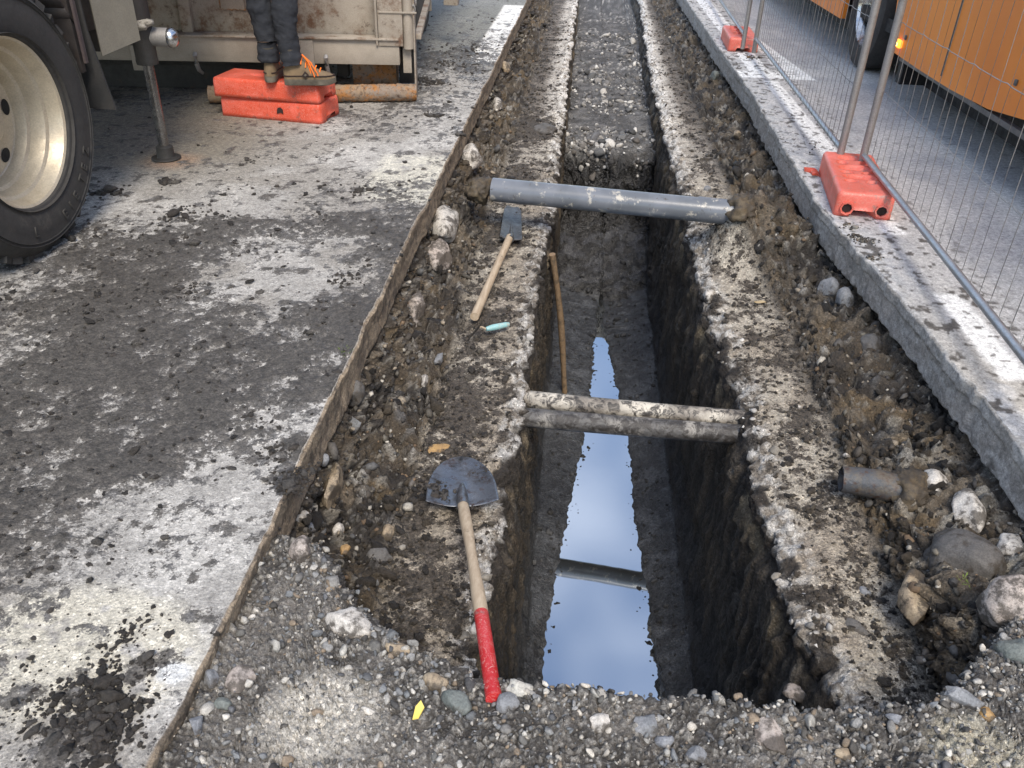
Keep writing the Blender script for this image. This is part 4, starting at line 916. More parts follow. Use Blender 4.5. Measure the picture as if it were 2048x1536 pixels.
# trowel
tr = thing('trowel', 'small trowel with a worn teal handle on the left ledge', 'trowel')
ta, tb2 = at(972,664,-.30), at(1018,654,-.30); ta.z = tb2.z = -.285
MB().path([ta.lerp(tb2,t_) for t_ in np.linspace(0,1,9)], [.009,.012,.014,.0145,.014,.0135,.013,.012,.008], 16).build('handle', M_TEAL, tr)
g1 = at(955,650,-.29); MB().path([ta, ta+Vector((-.02,.01,.004)), g1+Vector((.01,-.03,.006)), g1+Vector((-.005,-.05,-.006))], [.005,.004,.004,.005], 8).build('tang', M_WOOD, tr)
MB().poly([at(966,643,-.262), at(960,655,-.285), at(934,684,-.30), at(938,674,-.285)], .003).build('blade', M_DARKST, tr, False)
# stick standing in the channel
k0 = at(1094,508,-.40); k0.x += .03; k1 = at(1132,785,-1.45)
tag(MB().path([k0.lerp(k1,t_)+Vector((.012*math.sin(t_*4),0,0)) for t_ in np.linspace(0,1,20)], [.019-.002*math.sin(t_*9) for t_ in np.linspace(0,1,20)], 14).build('wooden_pole', M_WOODD), 'long bare wooden pole leaning against the left channel wall', 'pole')

# ---------------------------------------------------------------- red plastic feet
def foot_block(loc, rz, label, mat, L=.74, Wd=.28, Hh=.125, holes=True, sx=1, pitch=0, group=None, tilt=0):
    b_ = bmesh.new()
    # outline grid top with pockets, waist notches at the ends
    nu, nv = 44, 90
    def top(u, v):
        z = Hh
        for cu, cv in ((-.045,.30),(.045,.30)) : pass
        # recessed oval pockets
        for cu, cv, ru, rv, dp in POCK:
            d = ((u-cu)/ru)**2+((v-cv)/rv)**2
            if d < 1.4: z -= dp*(1-float(ss(.75,1.25,np.array(d))))
        return z
    POCK = [(-.055,-.17,.032,.020,.05),(.055,-.17,.032,.020,.05),(-.055,-.02,.032,.018,.05),(.055,-.02,.032,.018,.05),(0,-.095,.08,.045,.022),(0,.06,.085,.045,.022),(-.06,.16,.026,.026,.06),(.06,.16,.026,.026,.06),(0,.25,.07,.04,.02)] if holes else [(0,0,.05,.16,.015)]
    rows = []
    r_ = .022
    for j in range(nv+1):
        v = (j/nv-.5); y_ = v*L; row = []
        ed = min(1, (0.5-abs(v))*L/r_); shr = r_*(1-math.sqrt(max(0,1-(1-ed)**2)))
        for i in range(nu+1):
            u = -.5+i/nu; x_ = u*(Wd-2*shr)
            e2 = min(1,(0.5-abs(u))*Wd/r_); dz = r_*(1-math.sqrt(max(0,1-(1-e2)**2)))
            z_ = top(x_, y_)-dz-shr
            row.append(b_.verts.new((x_, y_, z_)))
        rows.append(row)
    for j in range(nv):
        for i in range(nu): b_.faces.new((rows[j][i], rows[j][i+1], rows[j+1][i+1], rows[j+1][i]))
    # side walls with an arch cut at both ends
    ring = rows[0]+[r[-1] for r in rows[1:]]+rows[-1][-2::-1]+[r[0] for r in rows[-2:0:-1]]
    prev = ring
    for lv in (.6,.25,0.):
        new = []
        for v0 in ring:
            x_, y_ = v0.co.x, v0.co.y; z_ = (Hh-r_)*lv
            if abs(y_) > L/2-.03 and abs(x_) < Wd*.22: z_ = max(z_, .035)
            new.append(b_.verts.new((x_*(1+.012*(1-lv)), y_*(1+.004*(1-lv)), z_)))
        for k in range(len(ring)):
            try: b_.faces.new((prev[k], new[k], new[(k+1)%len(ring)], prev[(k+1)%len(ring)]))
            except ValueError: pass
        prev = new
    b_.faces.new(prev)
    for v in b_.verts: v.co += Vector((random.gauss(0,.0002), random.gauss(0,.0002), random.gauss(0,.0003)))
    bmesh.ops.recalc_face_normals(b_, faces=b_.faces)
    me = bpy.data.meshes.new('base_block'); b_.to_mesh(me); b_.free()
    o = link('base_block', me, mat); o.location = loc; o.rotation_euler = (pitch, tilt, rz); tag(o, label, 'fence foot', group); return o
fa, fb, fc_ = at(1690,434,0), at(1790,441,0), at(1640,345,0)
f1o = foot_block((1.535,4.56,.003), R_(-7), 'faded red plastic fence foot, the near one with two open filler holes', M_BLOCK)
for sx_ in (-.085,.085):
    m_ = MB(); m_.lathe([(.026,0),(.034,0),(.034,.02),(.026,.018)], 8, Matrix.Translation((sx_,-.368,.045)) @ Matrix.Rotation(R_(90),4,'X'), True); m_.build('filler_ring', M_BLOCK, f1o, False)
    MB().lathe([(0,0),(.027,0)], 8, Matrix.Translation((sx_,-.3745,.045)) @ Matrix.Rotation(R_(90),4,'X')).build('filler_hole', M_DK, f1o, False)
foot_block((1.565,9.02,.003), R_(-2), 'faded red plastic fence foot, the far one at the top of the picture', M_BLOCK)
scr = MB(); 
sp_ = [(0,0,0),(.03,.012,0),(.055,.01,.004),(.075,-.01,0),(.095,-.005,.002),(.11,-.03,0),(.10,-.055,0),(.07,-.04,.006),(.055,-.045,0),(.035,-.02,0),(.008,-.02,0)]
so_ = scr.poly(sp_, .012).build('plastic_scrap', M_BLOCKD, None, False); so_.location = at(1607,338,.004); so_.rotation_euler = (0,.1,-.35); so_.scale = (1.15,1.9,1); tag(so_, 'torn piece of orange red plastic beside the near fence foot', 'scrap')
# the two blocks the worker stands on
a0, a1 = at(447,231,0), at(640,249,0); dd = (a1-a0); rz = math.atan2(dd.y, dd.x); mid = (a0+a1)/2; nrm = Vector((-dd.y, dd.x, 0)).normalized()
foot_block(mid+nrm*.155, rz+R_(90), 'red plastic fence foot lying at the bottom of the stack of two', M_BLOCKD, .72, .31, .128, False, group='stacked red fence feet')
foot_block(mid+nrm*.150+Vector((-.02,-.0,.131)), rz+R_(92), 'red plastic fence foot on top of the stack, under the work boots', M_BLOCKD, .74, .31, .12, False, group='stacked red fence feet', tilt=.0)
p_ = at(620,222,.06); mdk = MB().poly([(0,0,0),(.03,0,.01),(.045,0,0),(.045,0,.03),(.03,0,.045),(.01,0,.04),(.002,0,.02)], .003, Vector((0,-1,0))).build('tar_patch', M_DK, None, False)
q_ = at(600,246,0); mdk.location = Vector(mid)+dd.normalized()*.05+nrm*-.003+Vector((0,0,.045)); mdk.rotation_euler = (0,0,rz); tag(mdk, 'black tar patch stuck to the lower red block', 'stain')

# ---------------------------------------------------------------- site fence
def fence(a, b, label, zr=.155, top=1.95):
    a, b = Vector((*a,0)), Vector((*b,0)); d = (b-a); L = d.length; u = d.normalized()
    f = thing('site_fence', label, 'fence', tuple(a), math.atan2(u.y,u.x), 'mesh fence panels beside the trench')
    MB().tube((0.03,0,.03),(0.03,0,top), .021, None, 20).build('post', M_GALVD, f)
    MB().tube((L-.03,0,.03),(L-.03,0,top), .021, None, 20).build('post', M_GALVD, f)
    MB().tube((0.03,0,zr),(L-.03,0,zr), .0165, None, 18).build('bottom_rail', M_GALV, f)
    MB().tube((0.03,0,top-.02),(L-.03,0,top-.02), .0165, None, 18).build('top_rail', M_GALV, f)
    w = MB(); x_ = .13
    while x_ < L-.08:
        j_ = random.gauss(0,.003); k_ = random.gauss(0,.003)
        w.path([(x_,.017,zr-.012),(x_,.017,zr+.04),(x_+j_,.014+k_,.62),(x_-j_,.012,1.25),(x_,.017,top-.01)], .0017, 5); x_ += .1
    z_ = .505
    while z_ < top-.1:
        pts = []
        for i in range(int(L/.05)+1):
            xx_ = min(L-.04, .04+i*.05); pts.append((xx_, .014, z_+(.012*math.sin(i*.9) if i%7 < 2 else 0)*.5))
        w.path(pts, .0019, 5); z_ += .345
    w.build('wire_mesh', M_WIRE, f)
    return f
fence((1.625,4.82), (1.485,1.34), 'near mesh fence panel running out of the right picture edge')
fence((1.525,4.86), (1.625,8.50), 'middle mesh fence panel between the two red feet')
fence((1.545,8.62), (1.66,12.1), 'farthest mesh fence panel beyond the far red foot')

# ---------------------------------------------------------------- orange bus
bus = thing('bus', 'orange bus standing on the road behind the mesh fence', 'bus', (2.4,0,0))
Y0, Y1, ZT = 3.6, 15.0, 3.0
def side_panel(name, pts, th=.05, x=0): 
    return MB().poly([(x, p[0], p[1]) for p in pts], th, Vector((1,0,0))).build(name, M_ORANGE, bus, True, 30)
arc = [(7.9+.56*math.cos(a_), .5+.56*math.sin(a_)) for a_ in np.linspace(math.pi-.3, .3, 14)]
low = [(1.2,.75),(2.6,.68),(4.1,.50),(4.6,.415),(4.9,.38),(5.2,.345),(5.8,.325),(6.4,.325),(7.12,.335),(7.15,.5)]
sk = low+[(7.3,.95),(7.9,1.15),(8.45,.95),(8.64,.5),(8.66,.335),(11,.33),(15,.33),(15,1.25),(1.2,1.25)]
side_panel('lower_side_panel', sk)
MB().box((.06,8.1,2.75),(.1,13.8,.5)).build('roof_panel', M_ORANGE, bus)
MB().box((.045,8.1,1.88),(.05,13.8,1.24)).build('window_band', M_GLASS, bus, False)
MB().box((1.25,8.1,2.96),(2.3,13.7,.06)).build('roof', M_ORANGE, bus, False)
MB().box((2.42,8.1,1.6),(.06,13.8,2.8)).build('far_side', M_ORANGE, bus, False)
MB().box((1.25,1.23,1.75),(2.34,.06,2.3)).build('front', M_ORANGE, bus, False)
MB().box((1.25,8.6,.44),(2.28,12.6,.10)).build('underbody', M_BUSD, bus, False)
MB().box((.7,7.9,.8),(.06,1.7,.6)).build('wheel_well', M_BUSD, bus, False)
MB().box((1.2,4.7,.26),(1.9,4.6,.28)).build('shade_box_front', M_BUSD, bus, False)  # added dark box that keeps light off the road under the bus
MB().box((1.25,10.6,.27),(1.9,3.4,.26)).build('shade_box_rear', M_BUSD, bus, False)  # second added box, darkens the gap below the rear half
MB().box((.5,6.9,.28),(.9,.10,.3)).build('mud_flap', M_BUSD, bus, False)
MB().box((.02,5.4,.32),(.035,2.9,.03)).build('sill_trim', M_BUSG, bus, False)
MB().box((-.006,5.98,.80),(.008,.006,.86)).build('panel_seam', M_BUSG, bus, False)
MB().box((-.006,4.4,.88),(.008,.006,.74)).build('panel_seam', M_BUSG, bus, False)
lp = atx(1798,87,2.39); 
MB().box((-.012, lp.y, lp.z),(.03,.10,.055), bev=.008).build('marker_lamp', M_AMBER, bus)
MB().box((-.03, lp.y-.005, lp.z-.004),(.012,.035,.022), bev=.004).build('lamp_bulb', M_AMBERC, bus)
for px, py in ((1810,75),(2030,165),(1784,90)):
    q_ = atx(px, py, 2.39); MB().box((-.006, q_.y, q_.z),(.014,.028,.034), bev=.005).build('reflector', M_BUSG, bus)
bw = bpy.data.objects.new('wheel', None); COL.objects.link(bw); bw.parent = bus; bw.location = (.13,8.16,.5); bw.rotation_euler = (0,R_(-90),0)
MB().lathe([(.30,.02),(.33,.06),(.42,.07),(.48,.05),(.5,0),(.5,-.2),(.46,-.24),(.3,-.22)], 64).build('tyre', M_RUBBER, bw)
MB().lathe([(0,-.02),(.10,-.0),(.14,-.03),(.17,-.09),(.24,-.09),(.27,-.02),(.30,.045),(.315,.04),(.31,-.12)], 64).build('rim', M_CHROME, bw)

# ---------------------------------------------------------------- truck (left)
truck = thing('truck', 'dirty lorry with a cream rimmed wheel and an extended stabiliser leg', 'truck', (0,0,0))
wc_ = Vector((-2.27,3.22,.545)); RT = .545
wh = bpy.data.objects.new('wheel', None); COL.objects.link(wh); wh.parent = truck; wh.location = wc_
wh.rotation_euler = (0, R_(90), 0)     # local z -> world +x
MB().lathe([(.325,-.01),(.335,.03),(.37,.045),(.44,.05),(.485,.04),(.495,.044),(.515,.022),(.535,.0),(.545,-.03),(.545,-.24),(.51,-.28),(.40,-.29),(.325,-.26)], 160).build('tyre', M_RUBBER, wh)
tw = MB()
for i in range(48):
    a_ = 2*math.pi*i/48; M_ = Matrix.Rotation(a_,4,'Z') @ Matrix.Translation((.546,0,-.035)) @ Matrix.Rotation(R_(18 if i%2 else -12),4,'X')
    r = bmesh.ops.create_cube(tw.bm, size=1); bmesh.ops.transform(tw.bm, matrix=M_ @ Matrix.Diagonal((.03,.045,.075,1)), verts=r['verts'])
tw.build('tread', M_RUBBER, wh, False)
rim = MB().lathe([(.0,-.156),(.17,-.156),(.228,-.155),(.238,-.165),(.246,-.16),(.252,-.13),(.258,-.115),(.272,-.108),(.28,-.07),(.288,-.05),(.302,-.042),(.312,-.012),(.322,.012),(.332,.018),(.335,.008),(.332,-.03)], 128).build('rim', M_RIM, wh)
for i in range(6):
    a_ = R_(94+60*i)
    MB().lathe([(0,0),(.026,0)], 24, Matrix.Translation((.2*math.cos(a_), .2*math.sin(a_), -.1535)) @ Matrix.Rotation(a_,4,'Z') @ Matrix.Diagonal((1,1.3,1,1))).build('hand_hole', M_BUSD, rim, False)
hubm = MB(); hubm.lathe([(0,-.08),(.06,-.08),(.075,-.09),(.08,-.157)], 32); hubm.build('hub', M_RIM, rim)
rr = MB()
for r_ in (.345,.478,.492): rr.lathe([(r_-.002,.036 if r_ < .4 else .041),(r_,.05 if r_ < .4 else .048),(r_+.002,.036 if r_ < .4 else .041)], 128)
rr.build('bead_line', M_RUBBER, wh)
# embossed characters round the lower side wall
def glyph(ch, ang, r, size):
    c = bpy.data.curves.new('glyph', 'FONT'); c.body = ch; c.size = size; c.extrude = .004; c.align_x = 'CENTER'; c.align_y = 'CENTER'
    o = bpy.data.objects.new('g', c); dg = bpy.context.evaluated_depsgraph_get(); COL.objects.link(o); dg.update()
    me = bpy.data.meshes.new_from_object(o.evaluated_get(dg)); bpy.data.objects.remove(o)
    # world: wheel plane is Y-Z; angle measured from straight down towards +y
    p = Vector((.049, math.sin(ang)*r, -math.cos(ang)*r))   # world offset from the hub; letter tops point to the hub
    upv = Vector((0,-math.sin(ang), math.cos(ang))); rt = upv.cross(Vector((1,0,0))); rt = Vector((0, math.cos(ang), math.sin(ang)))
    Mx = Matrix((rt, upv, Vector((1,0,0)))).transposed().to_4x4(); Mx.translation = p
    me.transform(wh.rotation_euler.to_matrix().to_4x4().inverted() @ Mx); return me
M_LET = metal_mat('tyre_letter', (.05,.047,.042), (.04,.036,.032), None, .65)
for ch, dg_ in (('E',14),('I',22),('E',30),('T',42),('E',50),('Z',60),('L',-16)):
    link('letter', glyph(ch, R_(dg_), .43, .062), M_LET, wh, False)
# mudguard + flap + brackets + locker
mg = MB(); pp = []
for a_ in np.linspace(R_(20), R_(175), 22): pp.append((wc_.y+.66*math.cos(a_), wc_.z+.64*math.sin(a_)))
for i in range(len(pp)-1):
    v = [mg.bm.verts.new((x_, pp[j_][0], pp[j_][1])) for x_, j_ in ((-2.26,i),(-2.26,i+1),(-2.62,i+1),(-2.62,i))]; mg.bm.faces.new(v)
o = mg.build('mudguard', M_TRUCKD, truck); o.modifiers.new('s','SOLIDIFY').thickness = .008
fpts = []
for px, py in ((150,90),(195,92),(212,150),(224,195),(229,217),(184,214)):
    q_ = aty(px, py, 3.86); fpts.append(q_)
xs_ = fpts
MB().poly([(-2.62,3.86,.46),(-2.175,3.84,.455),(-2.205,3.85,.60),(-2.235,3.85,.80),(-2.24,3.85,1.02),(-2.62,3.86,1.02)], .012, Vector((0,1,0))).build('mud_flap', M_FLAP, truck, True)
MB().box((-2.31,3.80,.83),(.10,.03,.40)).build('bracket', M_TRUCKD, truck, False)
MB().box((-2.245,3.805,.9),(.012,.02,.46)).build('bracket', metal_mat('bracket_purple', (.05,.035,.04), (.1,.08,.07), None, .5), truck, False)
bx = [aty(p_[0], p_[1], 3.98) for p_ in ((207,112),(281,80),(262,-10),(178,-10))]
c_ = (bx[0]+bx[1])/2
q1_, q2_ = aty(205,112,3.95), aty(281,80,4.2)
lk = MB().poly([tuple(q1_),tuple(q2_),(q2_.x,q2_.y,1.15),(q1_.x,q1_.y,1.15)], .02, Vector((-.5,.5,0)))
lk.build('side_board', M_BOX, truck, False)
MB().box((-2.40,4.15,.97),(.16,.35,.40)).build('locker', M_TRUCKD, truck, False)
# stabiliser leg
sx0 = Vector((-2.335,4.545,0)); M_PIST = metal_mat('piston_steel', (.25,.24,.23), (.14,.13,.125), None, .22, .9); stl = bpy.data.objects.new('stabiliser_leg', None); COL.objects.link(stl); stl.parent = truck; stl.location = sx0
MB().lathe([(0,0),(.078,.002),(.082,.006),(.08,.012),(.05,.015),(.048,.02),(.046,.07),(.042,.074),(0,.09)], 40).build('foot_plate', M_DARKST, stl)
MB().tube((0,0,.08),(0.0,0,.64), .028, None, 32).build('piston', M_PIST, stl)
MB().lathe([(.029,.52),(.056,.52),(.058,.54),(.056,.55),(.056,.66),(.06,.67),(.06,.70),(.05,.71)], 36).build('collar', M_DARKST, stl)
MB().tube((0,0,.68),(0,0,1.3), .058, None, 32).build('cylinder', M_TRUCKD, stl)
cap = MB(); cap.path([(-.25,.02,.655),(.14,.02,.655)], .048, 32); cap.build('outrigger_tube', M_GALVD, stl)
MB().lathe([(.05,0),(.0505,.012),(.044,.03),(.026,.043),(0,.047)], 36, Matrix.Translation((.14,.02,.655)) @ Matrix.Rotation(R_(90),4,'Y')).build('end_cap', M_CHROME, stl)
rag = rockshape(I3, .3, 5, 4, 2.5, .6)*np.array([.085,.05,.03]); link('dried_grout', mesh_np('dried_grout', rag, I3[1]), boulder_mat('grout', (.42,.38,.32), (.3,.27,.22), dl=.65), stl).location = (.01,-.035,.725)
# chassis, load bed and rear wheels outside the view
MB().box((-3.05,3.2,.85),(.25,6.4,.25)).build('chassis_rail', M_TRUCKD, truck, False)
MB().box((-4.0,3.2,.85),(.25,6.4,.25)).build('chassis_rail', M_TRUCKD, truck, False)
MB().box((-3.5,3.2,1.28),(2.45,6.2,.16)).build('load_bed', M_BOX, truck, False)
MB().box((-3.0,4.545,.655),(1.0,.14,.14)).build('outrigger_beam', M_TRUCKD, truck, False)

# ---------------------------------------------------------------- skip container
SK = thing('skip_container', 'rust stained grey steel skip container standing behind the worker', 'skip', (-1.13,6.13,0), R_(7.5))
def sb(name, c, d, mat=M_SKIP, bev=.004, rot=None): return MB().box(c, d, rot, bev).build(name, mat, SK)
Lk = 3.4
sb('bottom_rail', (-Lk/2-.10,.06,.335),(Lk-.1,.12,.165)); sb('rail_lip', (-Lk/2-.1,.05,.425),(Lk-.1,.15,.012), M_SKIPR,.002)
sb('side_wall', (-Lk/2,.16,.95),(Lk-.12,.03,1.05), M_SKIPR)
sb('back_wall', (-Lk/2,2.2,.9),(Lk,.04,1.2), M_SKIPR); sb('floor_plate', (-Lk/2,1.2,.42),(Lk,2.1,.04), M_SKIPR)
cp_ = sb('corner_post', (-.205,.055,.86),(.17,.13,.96), M_SKIPR); sb('post_lip', (-.30,.05,.86),(.015,.14,.95), M_SKIP,.002)
MB().tube((-.085,.03,.36),(-.085,.03,1.4), .036, None, 28).build('hinge_tube', M_SKIP, SK)
sb('hinge_band', (-.15,-.012,.60),(.26,.012,.012), M_SKIP, .002)
sb('end_plate', (-.045,.12,.70),(.012,.16,1.4), M_SKIPR, .002); sb('end_plate', (-.10,.10,.30),(.06,.10,.22), M_SKIP, .003)
sb('end_wall', (-.06,1.2,.95),(.03,2.0,1.05), M_DARKST)
for x_ in (-2.55,-1.62): sb('side_rib', (x_,.12,.95),(.075,.08,1.05), M_SKIPR)
sb('patch_plate', (-1.30,.138,.70),(.16,.012,.26), M_SKIP, .003)
pw = MB()
for (a_, b_2) in (((-1.385,.575),(-1.215,.575)),((-1.215,.575),(-1.215,.83)),((-1.385,.575),(-1.385,.83))):
    pts = [(a_[0]+(b_2[0]-a_[0])*t_, .134, a_[1]+(b_2[1]-a_[1])*t_+.003*math.sin(t_*25)) for t_ in np.linspace(0,1,14)]; pw.path(pts, .005, 8)
pw.build('weld_seam', M_RUST, SK)
for x_ in (-.80,-1.95,-3.0): sb('rail_bracket', (x_,-.012,.30),(.11,.02,.22), M_SKIP, .004)
for x_ in (-.66,-1.56,-2.55):
    h_ = MB(); h_.path([(x_,-.03,.315),(x_,-.045,.30),(x_,-.04,.25),(x_+.005,-.02,.2),(x_+.01,.03,.17)], [.014,.018,.016,.014,.012], 10); h_.build('lashing_hook', M_GALVD, SK)
MB().tube((-.52,.38,.135),(-.20,.38,.135), .125, None, 36).build('roller', M_RUST, SK)
MB().tube((-3.2,.38,.135),(-2.9,.38,.135), .125, None, 36).build('roller', M_RUST, SK)
sb('roller_bracket', (-.12,.38,.18),(.12,.12,.24), M_DARKST); sb('roller_bracket', (-.60,.38,.2),(.08,.12,.2), M_DARKST)
sb('skid_beam', (-1.75,.38,.12),(2.1,.15,.24), M_DARKST); sb('skid_beam', (-1.9,.22,.215),(2.3,.05,.05), M_DARKST)
ch = MB()
for i in range(9):
    M_ = Matrix.Translation((-.015-.002*i+.014*math.sin(i*1.3), .03, .98-.045*i)) @ Matrix.Rotation(R_(90*(i%2)),4,'Z') @ Matrix.Rotation(R_(90),4,'X') @ Matrix.Diagonal((.7,1.2,1,1))
    ch.lathe([(.018+.005*math.cos(a_), .005*math.sin(a_)) for a_ in np.linspace(0,2*math.pi,7)[:-1]], 14, M_, True)
ch.build('chain', M_GALVD, SK)
# vehicle behind the skip
tv = thing('trailer', 'dark trailer wheel and rusty beam end seen past the skip corner', 'trailer', (0,0,0))
wv_ = aty(868,0,8.6); 
t2 = bpy.data.objects.new('wheel', None); COL.objects.link(t2); t2.parent = tv; t2.location = (wv_.x-.16, 8.9, .47); t2.rotation_euler = (0,R_(90),0)
MB().lathe([(.0,-.06),(.25,-.05),(.27,.0),(.36,.02),(.44,.01),(.47,-.03),(.47,-.22),(.3,-.25)], 64).build('tyre', M_RUBBER, t2)
q_ = aty(903,14,8.3); MB().box((q_.x,8.3,q_.z+.32),(.13,.12,.6), bev=.006).build('beam', M_SKIPR, tv)
MB().box((q_.x-.9,9.6,.95),(1.6,2.6,.12)).build('frame', M_DARKST, tv, False)

# rusty pipe on the ground
ra, rb_ = at(418,190,.06), at(832,186,.06); ra.z = rb_.z = .064
dv = rb_-ra; pts = [ra+dv*t_ for t_ in np.linspace(0,1,120)]
o = MB().path(pts, [.058+.006*(random.random()-.5) for _ in pts], 36).build('rusty_pipe', M_RUST, None, True, 60)
for v in o.data.vertices:
    v.co += Vector((random.gauss(0,1), random.gauss(0,1), random.gauss(0,1)))*.0018
tag(o, 'scaly rusted iron pipe lying on the road before the skip', 'pipe')

# ---------------------------------------------------------------- worker
wk = thing('person', 'person in dark trousers and brown work boots standing on stacked red blocks', 'person', (-1.90,5.42,.253))
BZ = .0
def boot(hx, hy, ang, z0=.0, L=.285, name='boot'):
    r = bpy.data.objects.new(name, None); COL.objects.link(r); r.parent = wk; r.location = (hx, hy, z0); r.rotation_euler = (0,0,ang); r.scale = (1.14,1.1,1.12)
    # local +x = toe direction; sole outline
    def half(t):   # half width along the length
        return .5*np.interp(t, [0,.04,.15,.35,.55,.72,.86,.95,1], [.03,.062,.074,.068,.086,.100,.090,.062,.02])
    ts = np.concatenate([[0],np.linspace(.02,.98,30),[1]])
    s = MB(); rings = []
    for t in ts:
        x_ = -.045+t*L; h = half(t); ring = []
        bot = .012*max(0,(t-.78)/.22)**1.5
        for (yy_, zz_) in ((-h, bot+.006),(-h*.9, bot),(h*.9, bot),(h, bot+.006),(h*1.03, .034+bot*.6),(-h*1.03, .034+bot*.6)): ring.append(s.bm.verts.new((x_, yy_, zz_)))
        rings.append(ring)
    for a_, b_3 in zip(rings[:-1], rings[1:]):
        for k in range(6): s.bm.faces.new((a_[k], a_[(k+1)%6], b_3[(k+1)%6], b_3[k]))
    s.bm.faces.new(rings[0]); s.bm.faces.new(rings[-1][::-1]); s.build('sole', M_SOLE, r)
    u = MB(); rings = []; n = 20
    for t in ts:
        x_ = -.045+t*L; h = half(t)*.97
        tz = np.interp(t, [0,.06,.15,.3,.42,.55,.7,.85,.95,1], [.075,.135,.15,.15,.125,.10,.078,.066,.052,.036])
        ring = []
        for k in range(n):
            a_ = math.pi*k/(n-1); ring.append(u.bm.verts.new((x_, -h*math.cos(a_), .03+(tz-.03)*math.sin(a_)**.75)))
        rings.append(ring)
    for a_, b_3 in zip(rings[:-1], rings[1:]):
        for k in range(n-1): u.bm.faces.new((a_[k], a_[k+1], b_3[k+1], b_3[k]))
    u.bm.faces.new(rings[0]); u.bm.faces.new(rings[-1][::-1]); u.build('upper', M_SUEDE, r, True, 60)
    MB().path([(x_*1., y_, .052) for x_, y_ in [(-.047+.285*t*.98, .5*np.interp(t,[0,.04,.15,.35,.55,.72,.86,.95,1],[.03,.062,.074,.068,.086,.100,.090,.062,.02])) for t in np.linspace(0,1,18)]+[(-.047+.285*t*.98, -.5*np.interp(t,[0,.04,.15,.35,.55,.72,.86,.95,1],[.03,.062,.074,.068,.086,.100,.090,.062,.02])) for t in np.linspace(1,0,18)]], .0035, 6).build('welt', M_DK, r)
    MB().path([(.0,0,.12),(.0,0,.16),(-.005,0,.195)], [.045,.047,.049], 24, False).build('ankle_collar', cloth('collar', (.06,.05,.04), (.09,.08,.06)), r)
    l = MB()
    for i in range(5):
        x_ = .055+.024*i; zt_ = np.interp((x_+.045)/L, [.3,.42,.55,.7], [.155,.13,.105,.083])
        l.path([(x_,-.034,zt_-.03),(x_+.004,-.02,zt_-.006),(x_+.01,0,zt_+.004),(x_+.004,.02,zt_-.006),(x_,.034,zt_-.03)], .0035, 8)
    for q in ((-.03,.02,.0),(-.045,.035,.0),(-.04,.055,.01)):
        l.path([(.06,0,.155),(.068,q[0]*.6,.165),(.08+q[1]*.5,q[0],.13),(.085+q[1],q[0]*1.15,.07),(.09+q[1],q[0]*1.2,.05)], .0032, 8)
    l.build('laces', M_LACE, r)
    for s_ in ((-1,1) if ang < 1 else ()):
        MB().poly([(.055,s_*.0425,.055),(.075,s_*.044,.04),(.095,s_*.044,.06),(.075,s_*.0415,.08)], .003, Vector((0,s_,0))).build('emblem', M_DK, r, False)
        MB().poly([(.067,s_*.0465,.058),(.075,s_*.0475,.052),(.083,s_*.0475,.060),(.075,s_*.0455,.067)], .002, Vector((0,s_,0))).build('emblem_core', M_SOLE, r, False)
    return r
hA = at(536,166,.255); hB = at(566,172,.255)
oA = (hA.x+1.90, hA.y-5.42); oB = (hB.x+1.90, hB.y-5.42)
boot(oA[0], oA[1]+.07, R_(98)); boot(oB[0]+.045, oB[1]+.065, R_(14))
fA = Vector((oA[0]-.005, oA[1]+.07, 0)); fB = Vector((oB[0]+.045, oB[1]+.065, 0))
def leg(f, top, phase):
    pts, rad = [], []
    for i in range(60):
        t_ = i/59; p_ = Vector((f.x, f.y, .12)).lerp(top, t_); p_.x += .010*math.sin(t_*9+phase); p_.y += .006*math.sin(t_*7+phase)
        r_ = float(np.interp(t_, [0,.03,.12,.3,.55,.75,1], [.062,.066,.064,.072,.078,.094,.115])); r_ += .004*math.sin(t_*85+phase)*max(0,1-t_*3.2)+.0015*math.sin(t_*33)
        pts.append(p_); rad.append(r_)
    return pts, rad
hipc = (fA+fB)/2+Vector((-.01,.02,.93))
trs = MB()
for f, s_, ph in ((fA,-1,0),(fB,1,2.1)):
    p_, r_ = leg(f, Vector((hipc.x+s_*.085, hipc.y, .88)), ph); trs.path(p_, r_, 36)
trs.path([(hipc.x,hipc.y,.80),(hipc.x,hipc.y,.9),(hipc.x,hipc.y,1.0),(hipc.x,hipc.y,1.06)], [.15,.175,.17,.15], 36, True, 1)
o = trs.build('trousers', M_TROUS, wk, True, 80)
for v in o.data.vertices:
    k_ = vnoise(np.array([v.co.x*16]), np.array([v.co.y*16]), np.array([v.co.z*13]))[0]-.5; q2 = vnoise(np.array([v.co.x*45]), np.array([v.co.y*45]), np.array([v.co.z*32+5]))[0]-.5
    c = fA if abs(v.co.x-fA.x) < abs(v.co.x-fB.x) else fB
    if v.co.z < .75: q2 += .8*(vnoise(np.array([v.co.x*30]), np.array([v.co.y*30]), np.array([v.co.z*90+9]))[0]-.5); d = Vector((v.co.x-c.x, v.co.y-c.y, 0)); d = d.normalized() if d.length > 1e-4 else d; v.co += d*(.012*k_+.012*q2)
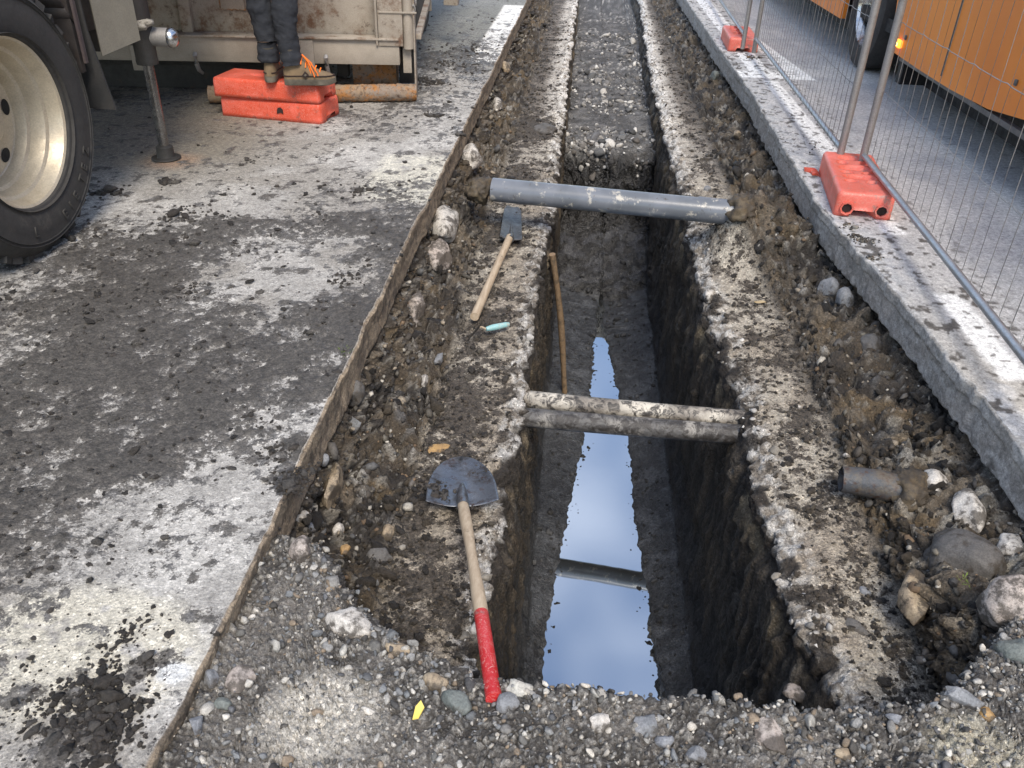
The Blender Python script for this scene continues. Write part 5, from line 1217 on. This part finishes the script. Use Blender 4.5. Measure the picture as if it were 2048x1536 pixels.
# continuous body (mostly above the picture)
bmh = bmesh.new(); rad_ = {}
def bv(p, r): v = bmh.verts.new(p); rad_[len(rad_)] = r; return v
hx, hy = hipc.x, hipc.y
pel = bv((hx,hy,.95),.13); ab = bv((hx,hy,1.12),.125); chst = bv((hx,hy,1.33),.15); nk = bv((hx,hy+.01,1.5),.062); hd1 = bv((hx,hy+.02,1.6),.085); hd2 = bv((hx,hy+.02,1.69),.095)
for a_, b_3 in ((pel,ab),(ab,chst),(chst,nk),(nk,hd1),(hd1,hd2)): bmh.edges.new((a_,b_3))
for s_, f in ((-1,fA),(1,fB)):
    sh_ = bv((hx+s_*.19,hy,1.41),.065); el = bv((hx+s_*.27,hy+.02,1.13),.045); wr = bv((hx+s_*.25,hy+.14,.92),.032); hn = bv((hx+s_*.24,hy+.18,.85),.035)
    for a_, b_3 in ((chst,sh_),(sh_,el),(el,wr),(wr,hn)): bmh.edges.new((a_,b_3))
    for q in (-.03,-.01,.01,.03):
        k1 = bv((hx+s_*.24+q*.3,hy+.195+q,.79),.0095); k2 = bv((hx+s_*.235+q*.3,hy+.19+q,.75),.008); bmh.edges.new((hn,k1)); bmh.edges.new((k1,k2))
    kn = bv(((hx+s_*.09+f.x)/2,(hy+f.y)/2+.01,.5),.058); an = bv((f.x,f.y,.1),.04); th_ = bv((hx+s_*.09,hy,.84),.085)
    for a_, b_3 in ((pel,th_),(th_,kn),(kn,an)): bmh.edges.new((a_,b_3))
me = bpy.data.meshes.new('body'); bmh.to_mesh(me); bmh.free(); o = link('body', me, M_SKIN, wk)
mo = o.modifiers.new('skin','SKIN')
for i, v in enumerate(me.skin_vertices[0].data): v.radius = (rad_[i], rad_[i]*(.8 if rad_[i] > .1 else 1)); v.use_root = (i == 0)
o.modifiers.new('sub','SUBSURF').levels = 2; o.modifiers['sub'].render_levels = 2
jk = MB(); jk.path([(hx,hy,.93),(hx,hy,1.05),(hx,hy,1.25),(hx,hy,1.4),(hx,hy,1.47),(hx,hy,1.52)], [.185,.18,.195,.2,.13,.075], 32)
for s_ in (-1,1): jk.path([(hx+s_*.13,hy,1.41),(hx+s_*.2,hy,1.38),(hx+s_*.27,hy+.02,1.13),(hx+s_*.25,hy+.13,.94)], [.075,.075,.06,.045], 20)
jk.build('jacket', M_SHIRT, wk)
hr = MB(); r_ = bmesh.ops.create_uvsphere(hr.bm, u_segments=24, v_segments=14, radius=.112); bmesh.ops.transform(hr.bm, matrix=Matrix.Translation((hx,hy-.01,1.715)) @ Matrix.Diagonal((.9,1,.85,1)), verts=r_['verts']); hr.build('hair', M_HAIR, wk)
fc2 = MB(); fc2.path([(hx,hy+.10,1.66),(hx,hy+.125,1.635),(hx,hy+.105,1.625)], [.008,.014,.01], 10); fc2.build('nose', M_SKIN, wk)
for s_ in (-1,1): MB().box((hx+s_*.035,hy+.105,1.67),(.026,.012,.010), bev=.004).build('eye', M_DK, wk)
